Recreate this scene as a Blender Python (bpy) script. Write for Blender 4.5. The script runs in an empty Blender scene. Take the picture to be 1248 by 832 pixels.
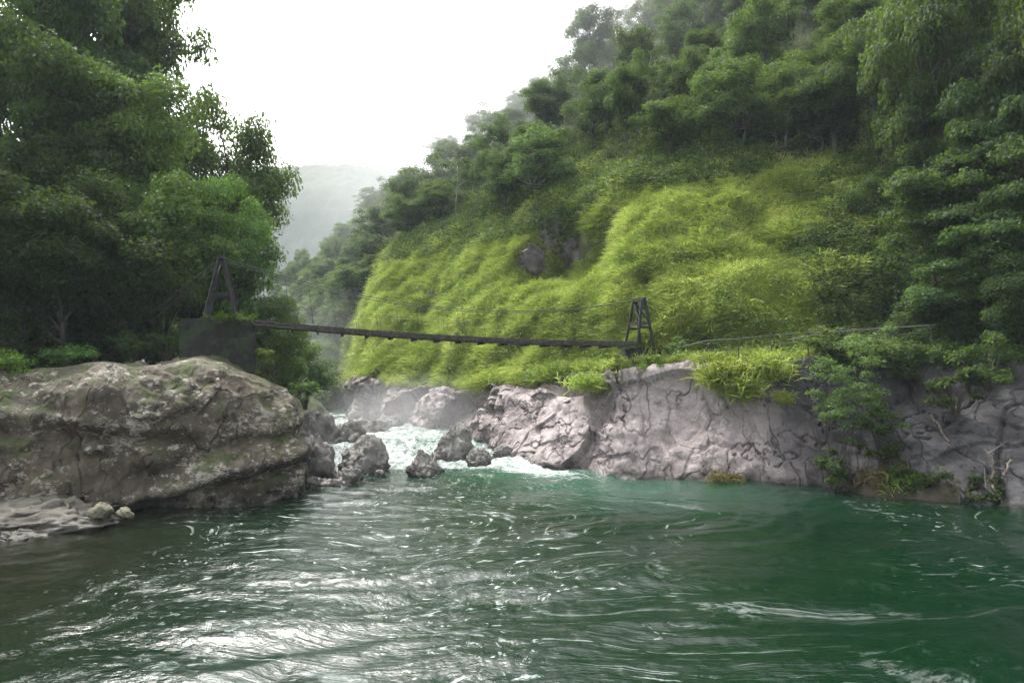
import bpy, math, random
import numpy as np
from mathutils import Vector
from mathutils.bvhtree import BVHTree

R = math.radians
rng = np.random.default_rng(7)
random.seed(7)
scene = bpy.context.scene
COL = scene.collection
HC, F, U0, V0 = 6.5, 832.0, 624.0, 450.0          # camera height, focal length (photo px), principal column, horizon row


def at(u, v, d):
    """the world point seen at photo pixel (u, v), d metres in front of the camera"""
    return np.array([(u - U0) / F * d, d, HC - (v - V0) / F * d])


# ------------------------------------------------------------------ noise
_pr = np.random.default_rng(11)
_perm = np.concatenate([_pr.permutation(256)] * 2)
_grad = _pr.normal(size=(256, 3)); _grad /= np.linalg.norm(_grad, axis=1)[:, None]


def noise3(p, seed=0):
    p = np.asarray(p, float) + seed * 17.37
    i = np.floor(p).astype(int); f = p - i
    w = f * f * f * (f * (f * 6 - 15) + 10)
    i &= 255
    out = 0
    for dx in (0, 1):
        for dy in (0, 1):
            for dz in (0, 1):
                h = _perm[(_perm[(_perm[(i[..., 0] + dx) & 255] + i[..., 1] + dy) & 255] + i[..., 2] + dz) & 255]
                g = _grad[h]
                d = g[..., 0] * (f[..., 0] - dx) + g[..., 1] * (f[..., 1] - dy) + g[..., 2] * (f[..., 2] - dz)
                wt = (w[..., 0] if dx else 1 - w[..., 0]) * (w[..., 1] if dy else 1 - w[..., 1]) * (w[..., 2] if dz else 1 - w[..., 2])
                out = out + wt * d
    return out * 1.6


def fbm(p, octaves=4, gain=0.5, seed=0):
    p = np.asarray(p, float); a, s, out = 1.0, 1.0, 0
    for k in range(octaves):
        out = out + a * noise3(p * s, seed + k * 3); a *= gain; s *= 2.03
    return out


def ridged(p, octaves=3, seed=0):
    p = np.asarray(p, float); a, s, out = 1.0, 1.0, 0
    for k in range(octaves):
        out = out + a * (1 - np.abs(noise3(p * s, seed + k * 5)) * 2); a *= 0.5; s *= 2.1
    return out


def facets(p, seed=0, tilt=.6):
    """broken, flat faced relief: every cell of a jittered lattice is a tilted plane"""
    p = np.asarray(p, float); sh = p.shape; p = p.reshape(-1, 3); i = np.floor(p).astype(int)
    best = np.full(len(p), 1e9); out = np.zeros(len(p)); r = np.random.default_rng(seed); J = r.random((256, 3)); Tt = r.normal(size=(256, 3)); Of = r.normal(size=256) * .22
    for dx in (-1, 0, 1):
        for dy in (-1, 0, 1):
            for dz in (-1, 0, 1):
                c = i + [dx, dy, dz]; h = _perm[(_perm[(_perm[(c[:, 0] + seed) & 255] + c[:, 1]) & 255] + c[:, 2]) & 255]
                w = p - (c + J[h]); d = (w * w).sum(1); k = d < best
                best = np.where(k, d, best); out = np.where(k, Of[h] + (w * Tt[h]).sum(1) * tilt * .35, out)
    return out.reshape(sh[:-1])


def sstep(a, b, x):
    t = np.clip((np.asarray(x, float) - a) / (b - a), 0, 1)
    return t * t * (3 - 2 * t)


# ------------------------------------------------------------------ mesh helpers
def mesh_np(name, verts, faces, mat=None, attrs=None, smooth=True):
    verts = np.ascontiguousarray(verts, np.float32); faces = np.ascontiguousarray(faces, np.int32)
    me = bpy.data.meshes.new(name); k = faces.shape[1]
    me.vertices.add(len(verts)); me.vertices.foreach_set('co', verts.ravel())
    me.loops.add(faces.size); me.loops.foreach_set('vertex_index', faces.ravel())
    me.polygons.add(len(faces)); me.polygons.foreach_set('loop_start', np.arange(0, faces.size, k, dtype=np.int32))
    me.update(calc_edges=True)
    me.polygons.foreach_set('use_smooth', np.full(len(faces), smooth))
    for an, (dom, val) in (attrs or {}).items():
        a = me.attributes.new(an, 'FLOAT', dom); a.data.foreach_set('value', np.ascontiguousarray(val, np.float32))
    if mat: me.materials.append(mat)
    return me


def link(name, me, parent=None):
    o = bpy.data.objects.new(name, me); COL.objects.link(o)
    if parent: o.parent = parent
    return o


def tag(o, label=None, cat=None, group=None, kind=None):
    if label: o['label'] = label
    if cat: o['category'] = cat
    if group: o['group'] = group
    if kind: o['kind'] = kind
    return o


def empty(name, loc, rz=0.0):
    o = bpy.data.objects.new(name, None); COL.objects.link(o)
    o.location = loc; o.rotation_euler = (0, 0, rz); o.empty_display_size = 0.2
    return o


def copy_tree(o, parent=None):
    c = o.copy(); COL.objects.link(c); c.parent = parent
    for ch in o.children: copy_tree(ch, c)
    return c


class MB:
    """collects quads (boxes, bars, tubes) for one mesh"""
    def __init__(s): s.v = []; s.f = []; s.n = 0
    def add(s, v, f):
        s.v.append(np.asarray(v, float)); s.f.append(np.asarray(f, int) + s.n); s.n += len(v)
    def box(s, c, sx, sy, sz, ax=(1, 0, 0), up=(0, 0, 1), jit=0.0):
        ax = np.array(ax, float); ax /= np.linalg.norm(ax); up = np.array(up, float)
        sd = np.cross(up, ax); sd /= np.linalg.norm(sd); up = np.cross(ax, sd)
        v = [np.array(c) + ax * sx / 2 * i + sd * sy / 2 * j + up * sz / 2 * k for k in (-1, 1) for j in (-1, 1) for i in (-1, 1)]
        if jit: v = np.array(v) + rng.normal(0, jit, (8, 3))
        s.add(v, [(0, 2, 3, 1), (4, 5, 7, 6), (0, 1, 5, 4), (2, 6, 7, 3), (0, 4, 6, 2), (1, 3, 7, 5)])
    def beam(s, a, b, w, h, up=(0, 0, 1), jit=0.0):
        a = np.array(a, float); b = np.array(b, float); d = b - a
        if abs(np.dot(d / np.linalg.norm(d), up)) > .98: up = (0, 1, 0)
        s.box((a + b) / 2, np.linalg.norm(d), w, h, d, up, jit)
    def tube(s, pts, rad, n=6):
        pts = np.asarray(pts, float); m = len(pts); rad = np.broadcast_to(rad, m)
        t = np.gradient(pts, axis=0); t /= np.linalg.norm(t, axis=1)[:, None] + 1e-9
        ref = np.where(np.abs(t[:, 2:3]) > .9, [[1., 0, 0]], [[0, 0, 1.]])
        x = np.cross(t, ref); x /= np.linalg.norm(x, axis=1)[:, None] + 1e-9; y = np.cross(t, x)
        a = np.linspace(0, 2 * math.pi, n, endpoint=False)
        v = pts[:, None] + rad[:, None, None] * (x[:, None] * np.cos(a)[None, :, None] + y[:, None] * np.sin(a)[None, :, None])
        i, j = np.meshgrid(np.arange(m - 1), np.arange(n), indexing='ij'); j2 = (j + 1) % n
        f = np.stack([i * n + j, i * n + j2, (i + 1) * n + j2, (i + 1) * n + j], -1).reshape(-1, 4)
        s.add(v.reshape(-1, 3), f)
    def build(s, name, mat, parent=None, smooth=False, attrs=None):
        return link(name, mesh_np(name, np.concatenate(s.v), np.concatenate(s.f), mat, attrs, smooth), parent)


def grid_faces(ni, nj):
    i, j = np.meshgrid(np.arange(ni - 1), np.arange(nj - 1), indexing='ij')
    a = i * nj + j
    return np.stack([a, a + nj, a + nj + 1, a + 1], -1).reshape(-1, 4)


def grid_normals(P):
    du = np.gradient(P, axis=0); dv = np.gradient(P, axis=1)
    n = np.cross(du, dv); return n / (np.linalg.norm(n, axis=2)[..., None] + 1e-9)


def smooth_grid(P, axis, k):
    if k < 2: return P
    pad = [(0, 0)] * 3; pad[axis] = (k, k)
    Q = np.pad(P, pad, mode='reflect', reflect_type='odd'); out = 0; w = 0
    for o in range(-k, k + 1):
        wt = math.exp(-(o / (k * .5)) ** 2 / 2)
        sl = [slice(None)] * 3; sl[axis] = slice(k + o, k + o + P.shape[axis])
        out = out + wt * Q[tuple(sl)]; w += wt
    return out / w


# ------------------------------------------------------------------ materials
class NT:
    def __init__(s, name):
        s.m = bpy.data.materials.new(name); s.m.use_nodes = True; s.t = s.m.node_tree; s.t.nodes.clear()
        s.out = s.n('ShaderNodeOutputMaterial')
    def n(s, typ, ins=None, **kw):
        nd = s.t.nodes.new(typ)
        for k, v in kw.items(): setattr(nd, k, v)
        for k, v in (ins or {}).items(): s.set(nd.inputs[k], v)
        return nd
    def set(s, sock, v):
        if isinstance(v, bpy.types.NodeSocket): s.t.links.new(v, sock)
        elif isinstance(v, (tuple, list)) and len(v) == 3 and sock.type == 'RGBA': sock.default_value = (*v, 1)
        else: sock.default_value = v
    def mix(s, fac, a, b, mode='MIX'):
        nd = s.n('ShaderNodeMix', data_type='RGBA', blend_type=mode)
        s.set(nd.inputs[0], fac); s.set(nd.inputs[6], a); s.set(nd.inputs[7], b); return nd.outputs[2]
    def math(s, op, a, b=0.0, c=0.0, clamp=False):
        nd = s.n('ShaderNodeMath', operation=op, use_clamp=clamp)
        s.set(nd.inputs[0], a); s.set(nd.inputs[1], b); s.set(nd.inputs[2], c); return nd.outputs[0]
    def ramp(s, fac, a, b):
        nd = s.n('ShaderNodeMapRange', {'From Min': a, 'From Max': b}, interpolation_type='SMOOTHSTEP'); s.set(nd.inputs[0], fac); return nd.outputs[0]
    def coord(s, obj=False):
        return s.n('ShaderNodeTexCoord').outputs['Object'] if obj else s.n('ShaderNodeNewGeometry').outputs['Position']
    def noise(s, vec, scale, detail=4, rough=.55, dist=0.0):
        return s.n('ShaderNodeTexNoise', {'Vector': vec, 'Scale': scale, 'Detail': detail, 'Roughness': rough, 'Distortion': dist}).outputs['Fac']
    def scale(s, vec, sc, rot=(0, 0, 0)):
        return s.n('ShaderNodeMapping', {'Vector': vec, 'Scale': sc, 'Rotation': rot}).outputs[0]
    def attr(s, name):
        return s.n('ShaderNodeAttribute', attribute_name=name).outputs['Fac']
    def bump(s, h, strength=.5, dist=.1):
        return s.n('ShaderNodeBump', {'Height': h, 'Strength': strength, 'Distance': dist}).outputs[0]
    def pbr(s, color, rough=.8, normal=None, spec=.3):
        nd = s.n('ShaderNodeBsdfPrincipled', {'Base Color': color, 'Roughness': rough, 'Specular IOR Level': spec})
        if normal is not None: s.set(nd.inputs['Normal'], normal)
        return nd.outputs[0]
    def end(s, shader):
        s.t.links.new(shader, s.out.inputs['Surface']); return s.m


def leaf_mat(name, dark, mid, light, transl=.3):
    m = NT(name); rnd = m.attr('rnd'); oi = m.n('ShaderNodeObjectInfo').outputs['Random']
    c = m.mix(m.ramp(rnd, .0, .55), dark, mid); c = m.mix(m.ramp(rnd, .5, 1.05), c, light)
    hsv = m.n('ShaderNodeHueSaturation', {'Hue': m.math('MULTIPLY_ADD', oi, .04, .457), 'Saturation': 1.0,
                                        'Value': m.math('MULTIPLY_ADD', oi, .75, .65), 'Color': c}).outputs[0]
    p = m.pbr(hsv, .55, spec=.12)
    tr = m.n('ShaderNodeBsdfTranslucent', {'Color': m.mix(.5, hsv, (.25, .42, .03), 'MIX')}).outputs[0]
    mx = m.n('ShaderNodeMixShader', {0: transl}); m.t.links.new(p, mx.inputs[1]); m.t.links.new(tr, mx.inputs[2])
    return m.end(mx.outputs[0])


def bark_mat(name, a, b):
    m = NT(name); co = m.coord(True); n = m.noise(m.scale(co, (6, 6, 2)), 3, 5)
    return m.end(m.pbr(m.mix(m.ramp(n, .35, .65), a, b), .85, m.bump(n, .6, .02)))


def rock_mat(name, a, b, lichen=None, moss=None, stain=(.03, .027, .024), lich_amt=.5, moss_amt=.5, sc=1.0, strata=0.0, wet=1.2):
    m = NT(name); co = m.coord()
    big = m.noise(co, .35 * sc, 5, .6); med = m.noise(co, 1.6 * sc, 6, .65, .4); fine = m.noise(co, 9 * sc, 5, .7)
    c = m.mix(m.ramp(big, .35, .65), a, b)
    c = m.mix(m.math('MULTIPLY', m.ramp(med, .52, .7), .75), c, stain)
    grain = m.math('MULTIPLY_ADD', fine, .9, .55); c = m.mix(1.0, c, m.n('ShaderNodeCombineColor', {0: grain, 1: grain, 2: grain}).outputs[0], 'MULTIPLY')
    h = m.math('ADD', m.math('MULTIPLY', med, .6), m.math('MULTIPLY', fine, .35))
    if strata:
        st = m.noise(m.scale(co, (2.2, .6, .7), (R(10), R(38), R(15))), .8 * sc, 6, .68, .5)
        ck = m.noise(m.scale(co, (1.0, .4, .55), (R(10), R(32), R(15))), .55 * sc, 3, .45, 0); ln = m.ramp(m.math('ABSOLUTE', m.math('SUBTRACT', ck, .5)), .016, .002)
        c = m.mix(m.math('MULTIPLY', m.math('MULTIPLY', ln, m.ramp(big, .42, .58)), .6), c, stain); h = m.math('SUBTRACT', h, m.math('MULTIPLY', ln, .7))
        c = m.mix(m.math('MULTIPLY', m.ramp(st, .56, .68), strata), c, stain); h = m.math('SUBTRACT', h, m.math('MULTIPLY', m.ramp(st, .5, .7), .8))
    if lichen:
        l1 = m.noise(m.scale(co, (1, 1, 1.7)), 3.2 * sc, 8, .78, .3); l2 = m.noise(co, .55 * sc, 4)
        k = m.math('MULTIPLY', m.ramp(m.math('ADD', l1, m.math('MULTIPLY_ADD', l2, .5, -.25)), .60 - lich_amt * .06, .68 - lich_amt * .06), m.math('MULTIPLY_ADD', fine, .9, .25)); c = m.mix(m.math('MULTIPLY', k, .85), c, lichen)
    if moss:
        nz = m.n('ShaderNodeSeparateXYZ', {0: m.n('ShaderNodeNewGeometry').outputs['Normal']}).outputs[2]
        mn = m.noise(co, .9 * sc, 6, .7)
        k = m.ramp(m.math('ADD', mn, m.math('MULTIPLY', nz, .18)), .78 - moss_amt * .3, .88 - moss_amt * .3); c = m.mix(m.math('MULTIPLY', k, .85), c, moss)
    z = m.n('ShaderNodeSeparateXYZ', {0: co}).outputs[2]
    wl = m.ramp(m.math('ADD', z, m.math('MULTIPLY', big, -.7)), -.25, wet * .35)     # wet band at the water line
    c = m.mix(wl, m.mix(1.0, c, (.38, .37, .36), 'MULTIPLY'), c)
    return m.end(m.pbr(c, m.math('MULTIPLY_ADD', wl, .45, .4), m.bump(h, .9, .12 / sc), .35))


def shade_tinted_cliff():
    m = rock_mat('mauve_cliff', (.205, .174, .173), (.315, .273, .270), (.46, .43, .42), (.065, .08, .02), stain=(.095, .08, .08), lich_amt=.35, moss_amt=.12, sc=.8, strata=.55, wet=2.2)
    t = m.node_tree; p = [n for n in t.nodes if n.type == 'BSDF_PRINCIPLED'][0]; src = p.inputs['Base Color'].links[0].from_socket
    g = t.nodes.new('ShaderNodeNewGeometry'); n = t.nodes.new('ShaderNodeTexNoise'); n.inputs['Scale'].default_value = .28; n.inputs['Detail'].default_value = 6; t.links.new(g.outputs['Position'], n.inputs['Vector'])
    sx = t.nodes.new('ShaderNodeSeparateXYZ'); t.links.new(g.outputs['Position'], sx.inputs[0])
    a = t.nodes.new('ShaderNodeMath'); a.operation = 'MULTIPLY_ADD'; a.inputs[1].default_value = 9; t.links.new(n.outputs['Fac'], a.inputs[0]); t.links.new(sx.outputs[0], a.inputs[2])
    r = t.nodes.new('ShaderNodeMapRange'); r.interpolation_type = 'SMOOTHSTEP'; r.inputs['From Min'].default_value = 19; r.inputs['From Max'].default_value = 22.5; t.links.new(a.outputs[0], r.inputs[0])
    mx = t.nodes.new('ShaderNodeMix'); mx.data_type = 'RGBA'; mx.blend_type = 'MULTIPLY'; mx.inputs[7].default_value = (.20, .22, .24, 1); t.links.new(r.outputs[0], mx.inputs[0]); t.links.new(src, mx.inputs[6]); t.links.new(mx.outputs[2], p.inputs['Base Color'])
    return m                                           # darker slaty rock at the right, canopy shade painted into its colour


def plain_mat(name, a, b, sc=4, rough=.8, bump=.4, dist=.02, metallic=0):
    m = NT(name); co = m.coord(True); n = m.noise(co, sc, 6, .65)
    return m.end(m.pbr(m.mix(m.ramp(n, .35, .68), a, b), rough, m.bump(n, bump, dist)))


M = {}
M['leaf_deep'] = leaf_mat('deep_green_leaves', (.0045, .014, .006), (.013, .036, .013), (.042, .09, .026))  # darker green for the side trees, with edge shade put into the colour
M['leaf_left'] = leaf_mat('broad_green_leaves', (.014, .036, .011), (.044, .105, .026), (.125, .225, .045))
M['leaf_forest'] = leaf_mat('forest_leaves', (.011, .026, .012), (.026, .054, .024), (.068, .105, .04))
M['leaf_pale'] = leaf_mat('pale_leaves', (.025, .052, .02), (.055, .10, .034), (.11, .17, .055))
M['leaf_bright'] = leaf_mat('bright_leaves', (.03, .07, .012), (.07, .14, .02), (.13, .22, .03))
M['grass'] = leaf_mat('slope_grass', (.07, .095, .025), (.215, .305, .062), (.40, .49, .14), .35)
M['slope_leaf'] = leaf_mat('slope_shrub_leaves', (.025, .05, .014), (.07, .12, .028), (.17, .235, .05))
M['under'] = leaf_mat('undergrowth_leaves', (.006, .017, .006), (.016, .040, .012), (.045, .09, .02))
M['dry'] = leaf_mat('dry_plants', (.05, .045, .02), (.10, .085, .035), (.16, .14, .05), .15)
M['bark'] = bark_mat('dark_bark', (.03, .026, .02), (.075, .065, .05))
M['pale_bark'] = bark_mat('pale_bark', (.12, .11, .09), (.32, .30, .26))
M['grey_bark'] = bark_mat('grey_bark', (.05, .046, .04), (.13, .12, .105))
M['dead'] = bark_mat('dead_wood', (.10, .085, .065), (.24, .21, .17))
M['boulder'] = rock_mat('lichen_boulder', (.048, .040, .029), (.108, .091, .068), (.42, .40, .35), (.035, .05, .010), lich_amt=1.05, moss_amt=.55, sc=.8, strata=.2)
M['ledge'] = rock_mat('pale_ledge', (.06, .055, .044), (.125, .115, .098), (.22, .21, .18), (.08, .085, .03), lich_amt=.4, moss_amt=.2)
M['river_rock'] = rock_mat('river_rock', (.075, .071, .066), (.20, .192, .18), (.34, .33, .31), (.05, .055, .02), lich_amt=.3, moss_amt=.12, sc=1.3, wet=1.0)
M['yellow_rock'] = rock_mat('ochre_rock', (.085, .08, .055), (.14, .13, .09), (.24, .23, .18), (.09, .10, .03), moss_amt=.25, sc=2.5, wet=.3)
M['cliff'] = shade_tinted_cliff()
M['outcrop'] = rock_mat('slope_outcrop', (.06, .055, .053), (.13, .12, .115), None, (.06, .08, .02), moss_amt=.3, strata=.5)
M['concrete'] = rock_mat('mossy_concrete', (.007, .007, .007), (.017, .016, .014), (.04, .037, .033), (.016, .032, .009), lich_amt=.3, moss_amt=1.0, sc=1.5)  # near black because the trees' shade is put into the base colour
M['timber'] = plain_mat('weathered_timber', (.010, .010, .011), (.030, .028, .027), 5)
M['grey_timber'] = plain_mat('grey_timber', (.028, .027, .025), (.085, .08, .072), 6)
M['deck'] = plain_mat('grey_deck_boards', (.06, .056, .048), (.16, .15, .13), 6)
M['steel'] = plain_mat('dark_steel', (.03, .032, .034), (.07, .068, .066), 8, .55)
M['pipe'] = plain_mat('grey_pipe', (.05, .05, .05), (.11, .11, .11), 5, .6)
M['soil'] = plain_mat('forest_soil', (.022, .030, .012), (.05, .062, .02), .5, .95, .8, .3)
M['grass_soil'] = plain_mat('grassy_soil', (.035, .045, .014), (.08, .095, .03), .6, .95, .8, .2)
M['mud'] = plain_mat('shore_soil', (.016, .015, .009), (.045, .038, .024), 1.2, .9, .8, .1)


def water_mat():
    m = NT('river_water'); co = m.coord(); foam = m.attr('foam'); shal = m.attr('shallow'); milk = m.attr('milk')
    fs, fr = m.attr('flow_s'), m.attr('flow_r')
    def fv(a, b, z=0.0): return m.n('ShaderNodeCombineXYZ', {0: m.math('MULTIPLY', fs, a), 1: m.math('MULTIPLY', fr, b), 2: z}).outputs[0]
    base = m.mix(shal, (.0009, .0100, .0036), (.0060, .0075, .003))
    base = m.mix(milk, base, (.030, .115, .068))
    # white water of the rapids
    f1 = m.noise(co, 1.7, 9, .72, .6); f2 = m.noise(fv(3.0, .8), 1.6, 6, .7, .5)
    k = m.math('ADD', m.math('MULTIPLY', f1, .5), m.math('MULTIPLY', f2, .5))
    k = m.math('ADD', k, m.math('MULTIPLY_ADD', foam, .62, -.62)); k = m.ramp(k, .20, .54)
    # foam along the current: long soft threads, small flecks also painting in sky glints
    n1 = m.noise(fv(1.7, .30, 3.0), 1.0, 8, .62, .35); n2 = m.noise(fv(5.5, 2.3, 7.0), 1.0, 7, .7, .7); n3 = m.noise(fv(.35, .09, 11.0), 1.0, 4, .6, .5)
    gate = m.math('ADD', m.attr('fleck'), m.math('MULTIPLY_ADD', n3, 1.5, -.75))
    brk = m.noise(fv(9, 4.5, 2.0), 1.0, 4, .7)
    th = m.math('MULTIPLY', m.math('MULTIPLY', m.ramp(n1, .55, .70), m.ramp(gate, .25, .8)), m.ramp(brk, .42, .62))
    fl = m.math('MULTIPLY', m.ramp(n2, .575, .655), m.ramp(gate, .35, .9))
    k = m.math('MAXIMUM', k, m.math('MAXIMUM', m.math('MULTIPLY', th, .5), m.math('MULTIPLY', fl, .75)))
    r1 = m.noise(fv(1.1, .9, 5.0), 1.3, 6, .6, .5); r2 = m.noise(m.scale(co, (1, 1.5, 1)), 7.5, 4, .6, .3)
    amp = m.math('MULTIPLY_ADD', m.attr('fleck'), .75, .30)
    h = m.math('MULTIPLY', m.math('ADD', m.math('MULTIPLY', r1, 1.0), m.math('MULTIPLY', r2, .22)), amp)
    nrm = m.bump(h, .75, .12)
    w = m.n('ShaderNodeBsdfPrincipled', {'Base Color': base, 'Roughness': .04, 'IOR': 1.333, 'Normal': nrm}).outputs[0]
    fo = m.pbr(m.mix(m.ramp(f1, .35, .6), (.26, .36, .33), (.66, .70, .69)), .8, m.bump(m.math('ADD', f1, f2), 1.0, .3))
    mx = m.n('ShaderNodeMixShader', {0: k}); m.t.links.new(w, mx.inputs[1]); m.t.links.new(fo, mx.inputs[2])
    return m.end(mx.outputs[0])


M['water'] = water_mat()


# ------------------------------------------------------------------ terrain lofts
def loft(stations, per_t, rows, sm_t, sm_s):
    S = np.array(stations); nt, ns = S.shape[:2]
    tc = np.concatenate([np.linspace(i, i + 1, per_t[i], endpoint=False) for i in range(nt - 1)] + [[nt - 1]])
    sc = np.concatenate([np.linspace(j, j + 1, rows[j], endpoint=False) for j in range(ns - 1)] + [[ns - 1]])
    i0 = np.minimum(tc.astype(int), nt - 2); ft = (tc - i0)[:, None, None]
    A = S[i0] * (1 - ft) + S[i0 + 1] * ft
    j0 = np.minimum(sc.astype(int), ns - 2); fs = (sc - j0)[None, :, None]
    P = A[:, j0] * (1 - fs) + A[:, j0 + 1] * fs
    return smooth_grid(smooth_grid(P, 0, sm_t), 1, sm_s), tc, sc


def wz(x, y):
    """mean height of the river surface: still pool, then rapids that climb upstream"""
    return sstep(45, 63, y) * 1.35 + sstep(63, 160, y) * 2.5


def wpt(u, v):
    d = (HC) * F / (v - V0)
    for _ in range(12): d = (HC - float(wz(0, d))) * F / (v - V0)
    p = at(u, v, d); return p


def under(p, dz=-1.2): return np.array(p) + (0, 0, dz)


def back(p): return np.array(p) + np.array([38, 30, -8])


RS = [
    [(34, 12, -1.2), (36, 13, 8), (42, 15, 17), (50, 20, 29), (64, 30, 52), (90, 45, 88)],
    [(28.5, 23, -1.2), (31, 25, 8), (37, 29, 17), (46, 37, 29), (60, 52, 50), (82, 76, 84)],
    [under(wpt(1248, 625)), at(1250, 440, 35.5), at(1250, 330, 42), at(1250, 185, 53), at(1250, 0, 76), at(1250, -170, 105)],
    [under(wpt(1040, 598)), at(1045, 430, 40.5), at(1040, 320, 46.5), at(1040, 190, 57), at(1040, 20, 80), at(1040, -130, 112)],
    [under(wpt(900, 590)), at(900, 440, 42), at(900, 320, 48.5), at(900, 185, 59), at(900, 30, 83), at(900, -80, 115)],
    [under(wpt(760, 580)), at(765, 448, 45.5), at(765, 330, 53), at(765, 205, 65), at(765, 100, 88), at(765, 48, 120)],
    [under(wpt(655, 563)), at(655, 464, 52), at(655, 370, 59), at(660, 240, 72), at(655, 180, 92), at(650, 142, 125)],
    [under(wpt(595, 545)), at(595, 470, 56.5), at(600, 390, 64), at(600, 265, 80), at(590, 222, 100), at(585, 186, 130)],
    [under(wpt(500, 522)), at(520, 480, 65), at(520, 400, 73), at(530, 285, 90), at(525, 250, 110), at(510, 225, 140)],
    [under(wpt(425, 508)), at(437, 458, 71), at(445, 390, 80), at(485, 302, 97), at(488, 275, 120), at(470, 250, 155)],
    [under(at(405, 496, 97)), at(412, 470, 99), at(428, 400, 107), at(440, 335, 120), at(440, 305, 140), at(440, 280, 175)],
    [under(at(370, 488, 132)), at(375, 470, 135), at(388, 420, 142), at(400, 370, 155), at(405, 345, 170), at(410, 318, 205)],
    [under(at(325, 478, 200)), at(330, 470, 204), at(335, 430, 212), at(340, 390, 225), at(340, 365, 240), at(340, 345, 270)],
]
BEN = [2.5, 2.5, 2.5, 2.6, 2.6, 2.6, 1.5, 1.0, 1.0, 1.0, 1.0, 1.0, 1.0]
RS = [[np.array(p, float) for p in st[:2]] + [np.array(st[1], float) + [b * .75, b * .75, .15 + .5 * (b < 2)]] + [np.array(p, float) for p in st[2:]] + [back(st[-1])] for st, b in zip(RS, BEN)]
PER = [30, 40, 100, 110, 110, 110, 110, 110, 90, 60, 40, 30]
ROWS = [120, 24, 80, 90, 40, 40, 25]
PR, tcR, scR = loft(RS, PER, ROWS, 22, 6)
NR = grid_normals(PR)
if NR[400, 100, 2] < 0: NR = -NR
# displacement: jointed rock below, tussocky mounds above
s_ = scR[None, :, None] * np.ones_like(PR[..., :1]); s_ = s_[..., 0]
rockw = 1 - sstep(.86, 1.14, s_ + .25 * noise3(PR * .35, 5))
q = PR @ np.array([[.82, .1, .35], [-.2, .95, .1], [-.45, .05, .8]])
strata = noise3(q * [.16, .16, .9], 21)
drock = fbm(PR * .13, 3, seed=2) * .8 + facets(q * [.11, .11, .2] + .12 * fbm(PR * .3, 2, seed=12)[..., None], 3, .8) * 1.5 + facets(q * [.4, .4, .8] + .15 * fbm(PR * .8, 2, seed=13)[..., None], 4, .8) * .38 * (.35 + 1.3 * sstep(8, -3, PR[..., 0])) + np.abs(strata) * .3 * sstep(2, 8, PR[..., 0]) + fbm(PR * .9, 5, seed=8) * .13
drock -= .35 * (1 - sstep(0, .04, np.abs(noise3(PR * [.25, .25, .09] + .25 * fbm(PR * .7, 3, seed=14)[..., None], 23)))) + .3 * sstep(.05, .3, noise3(PR * .09, 29)) * (1 - sstep(0, .05, np.abs(noise3(q * [.34, .12, .10], 25))))
amp = .25 + .75 * sstep(1.6, 2.8, s_) + .75 * sstep(.8, .3, s_)
dgrass = (fbm(PR * .10, 3, seed=31) * .9 + np.maximum(noise3(PR * .33, 33), -.4) * .4 + noise3(PR * .16, 37) * .5) * amp + fbm(PR * .9, 3, seed=35) * .22
fall = sstep(0, .06, s_)
OUT = [(650, 316, 4.8, 2.8), (700, 308, 5.2, 3.2), (672, 283, 4.2, 2.2), (792, 350, 1.6, 1.0), (522, 378, 1.8, 2.6), (830, 322, 1.0, .6), (1085, 378, 2.4, 1.0), (858, 421, 2.2, 1.6)]
for u, v, w, h in OUT:
    pu = U0 + PR[..., 0] / PR[..., 1] * F; pv = V0 - (PR[..., 2] - HC) / PR[..., 1] * F; ij = np.argmin((pu - u) ** 2 + (pv - v) ** 2); c_ = PR.reshape(-1, 3)[ij]
    dgrass -= .75 * w * np.exp(-((PR - c_) ** 2).sum(2) / (w * .62) ** 2)
PR = PR + NR * (rockw * drock + (1 - rockw) * dgrass)[..., None] * (.35 + .65 * fall[..., None])
NR = grid_normals(PR)
if NR[400, 100, 2] < 0: NR = -NR
ni, nj = PR.shape[:2]
jc = 120                                              # row where rock gives way to soil


def patch(name, P, mat, flip=False):
    f = grid_faces(P.shape[0], P.shape[1])
    if flip: f = f[:, ::-1]
    return tag(link(name, mesh_np(name, P.reshape(-1, 3), f, mat)), kind='structure')


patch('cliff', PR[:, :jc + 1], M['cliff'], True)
patch('hillside', PR[:, jc:311], M['grass_soil'], True)
patch('forest_slope', PR[:, 310:], M['soil'], True)

# left bank
LS = []
foot = [(-48, 2), (-38, 16), (-31, 27), (-24, 38), (-17.5, 45), (-15.5, 54), (-17.5, 68), (-25, 92), (-40, 130), (-66, 190), (-100, 250)]
for k, (x, y) in enumerate(foot):
    a = np.array(foot[max(k - 1, 0)]); b = np.array(foot[min(k + 1, len(foot) - 1)]); t = (b - a) / np.linalg.norm(b - a)
    n = np.array([-t[1], t[0]]); z0 = float(wz(0, y))
    n = n if n[0] < 0 else -n
    prof = [(0, -1.5 + z0), (3, 4.6), (8, 6.2), (20, 15), (44, 40), (80, 70), (130, 70)]
    if k >= 6: prof = [(0, -1.2 + z0), (4, 3.5), (14, 10), (34, 22), (64, 42), (95, 52), (140, 48)]
    LS.append([np.array([x + n[0] * d, y + n[1] * d, z]) for d, z in prof])
PL, tcL, scL = loft(LS, [24, 40, 50, 60, 60, 50, 40, 30, 20, 20], [20, 16, 24, 24, 20, 12], 12, 4)
NL = grid_normals(PL)
if NL[100, 40, 2] < 0: NL = -NL
PL = PL + NL * (fbm(PL * .12, 4, seed=41) * 1.3 + fbm(PL * .7, 3, seed=43) * .25)[..., None]
patch('left_bank', PL, M['soil'])

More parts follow.
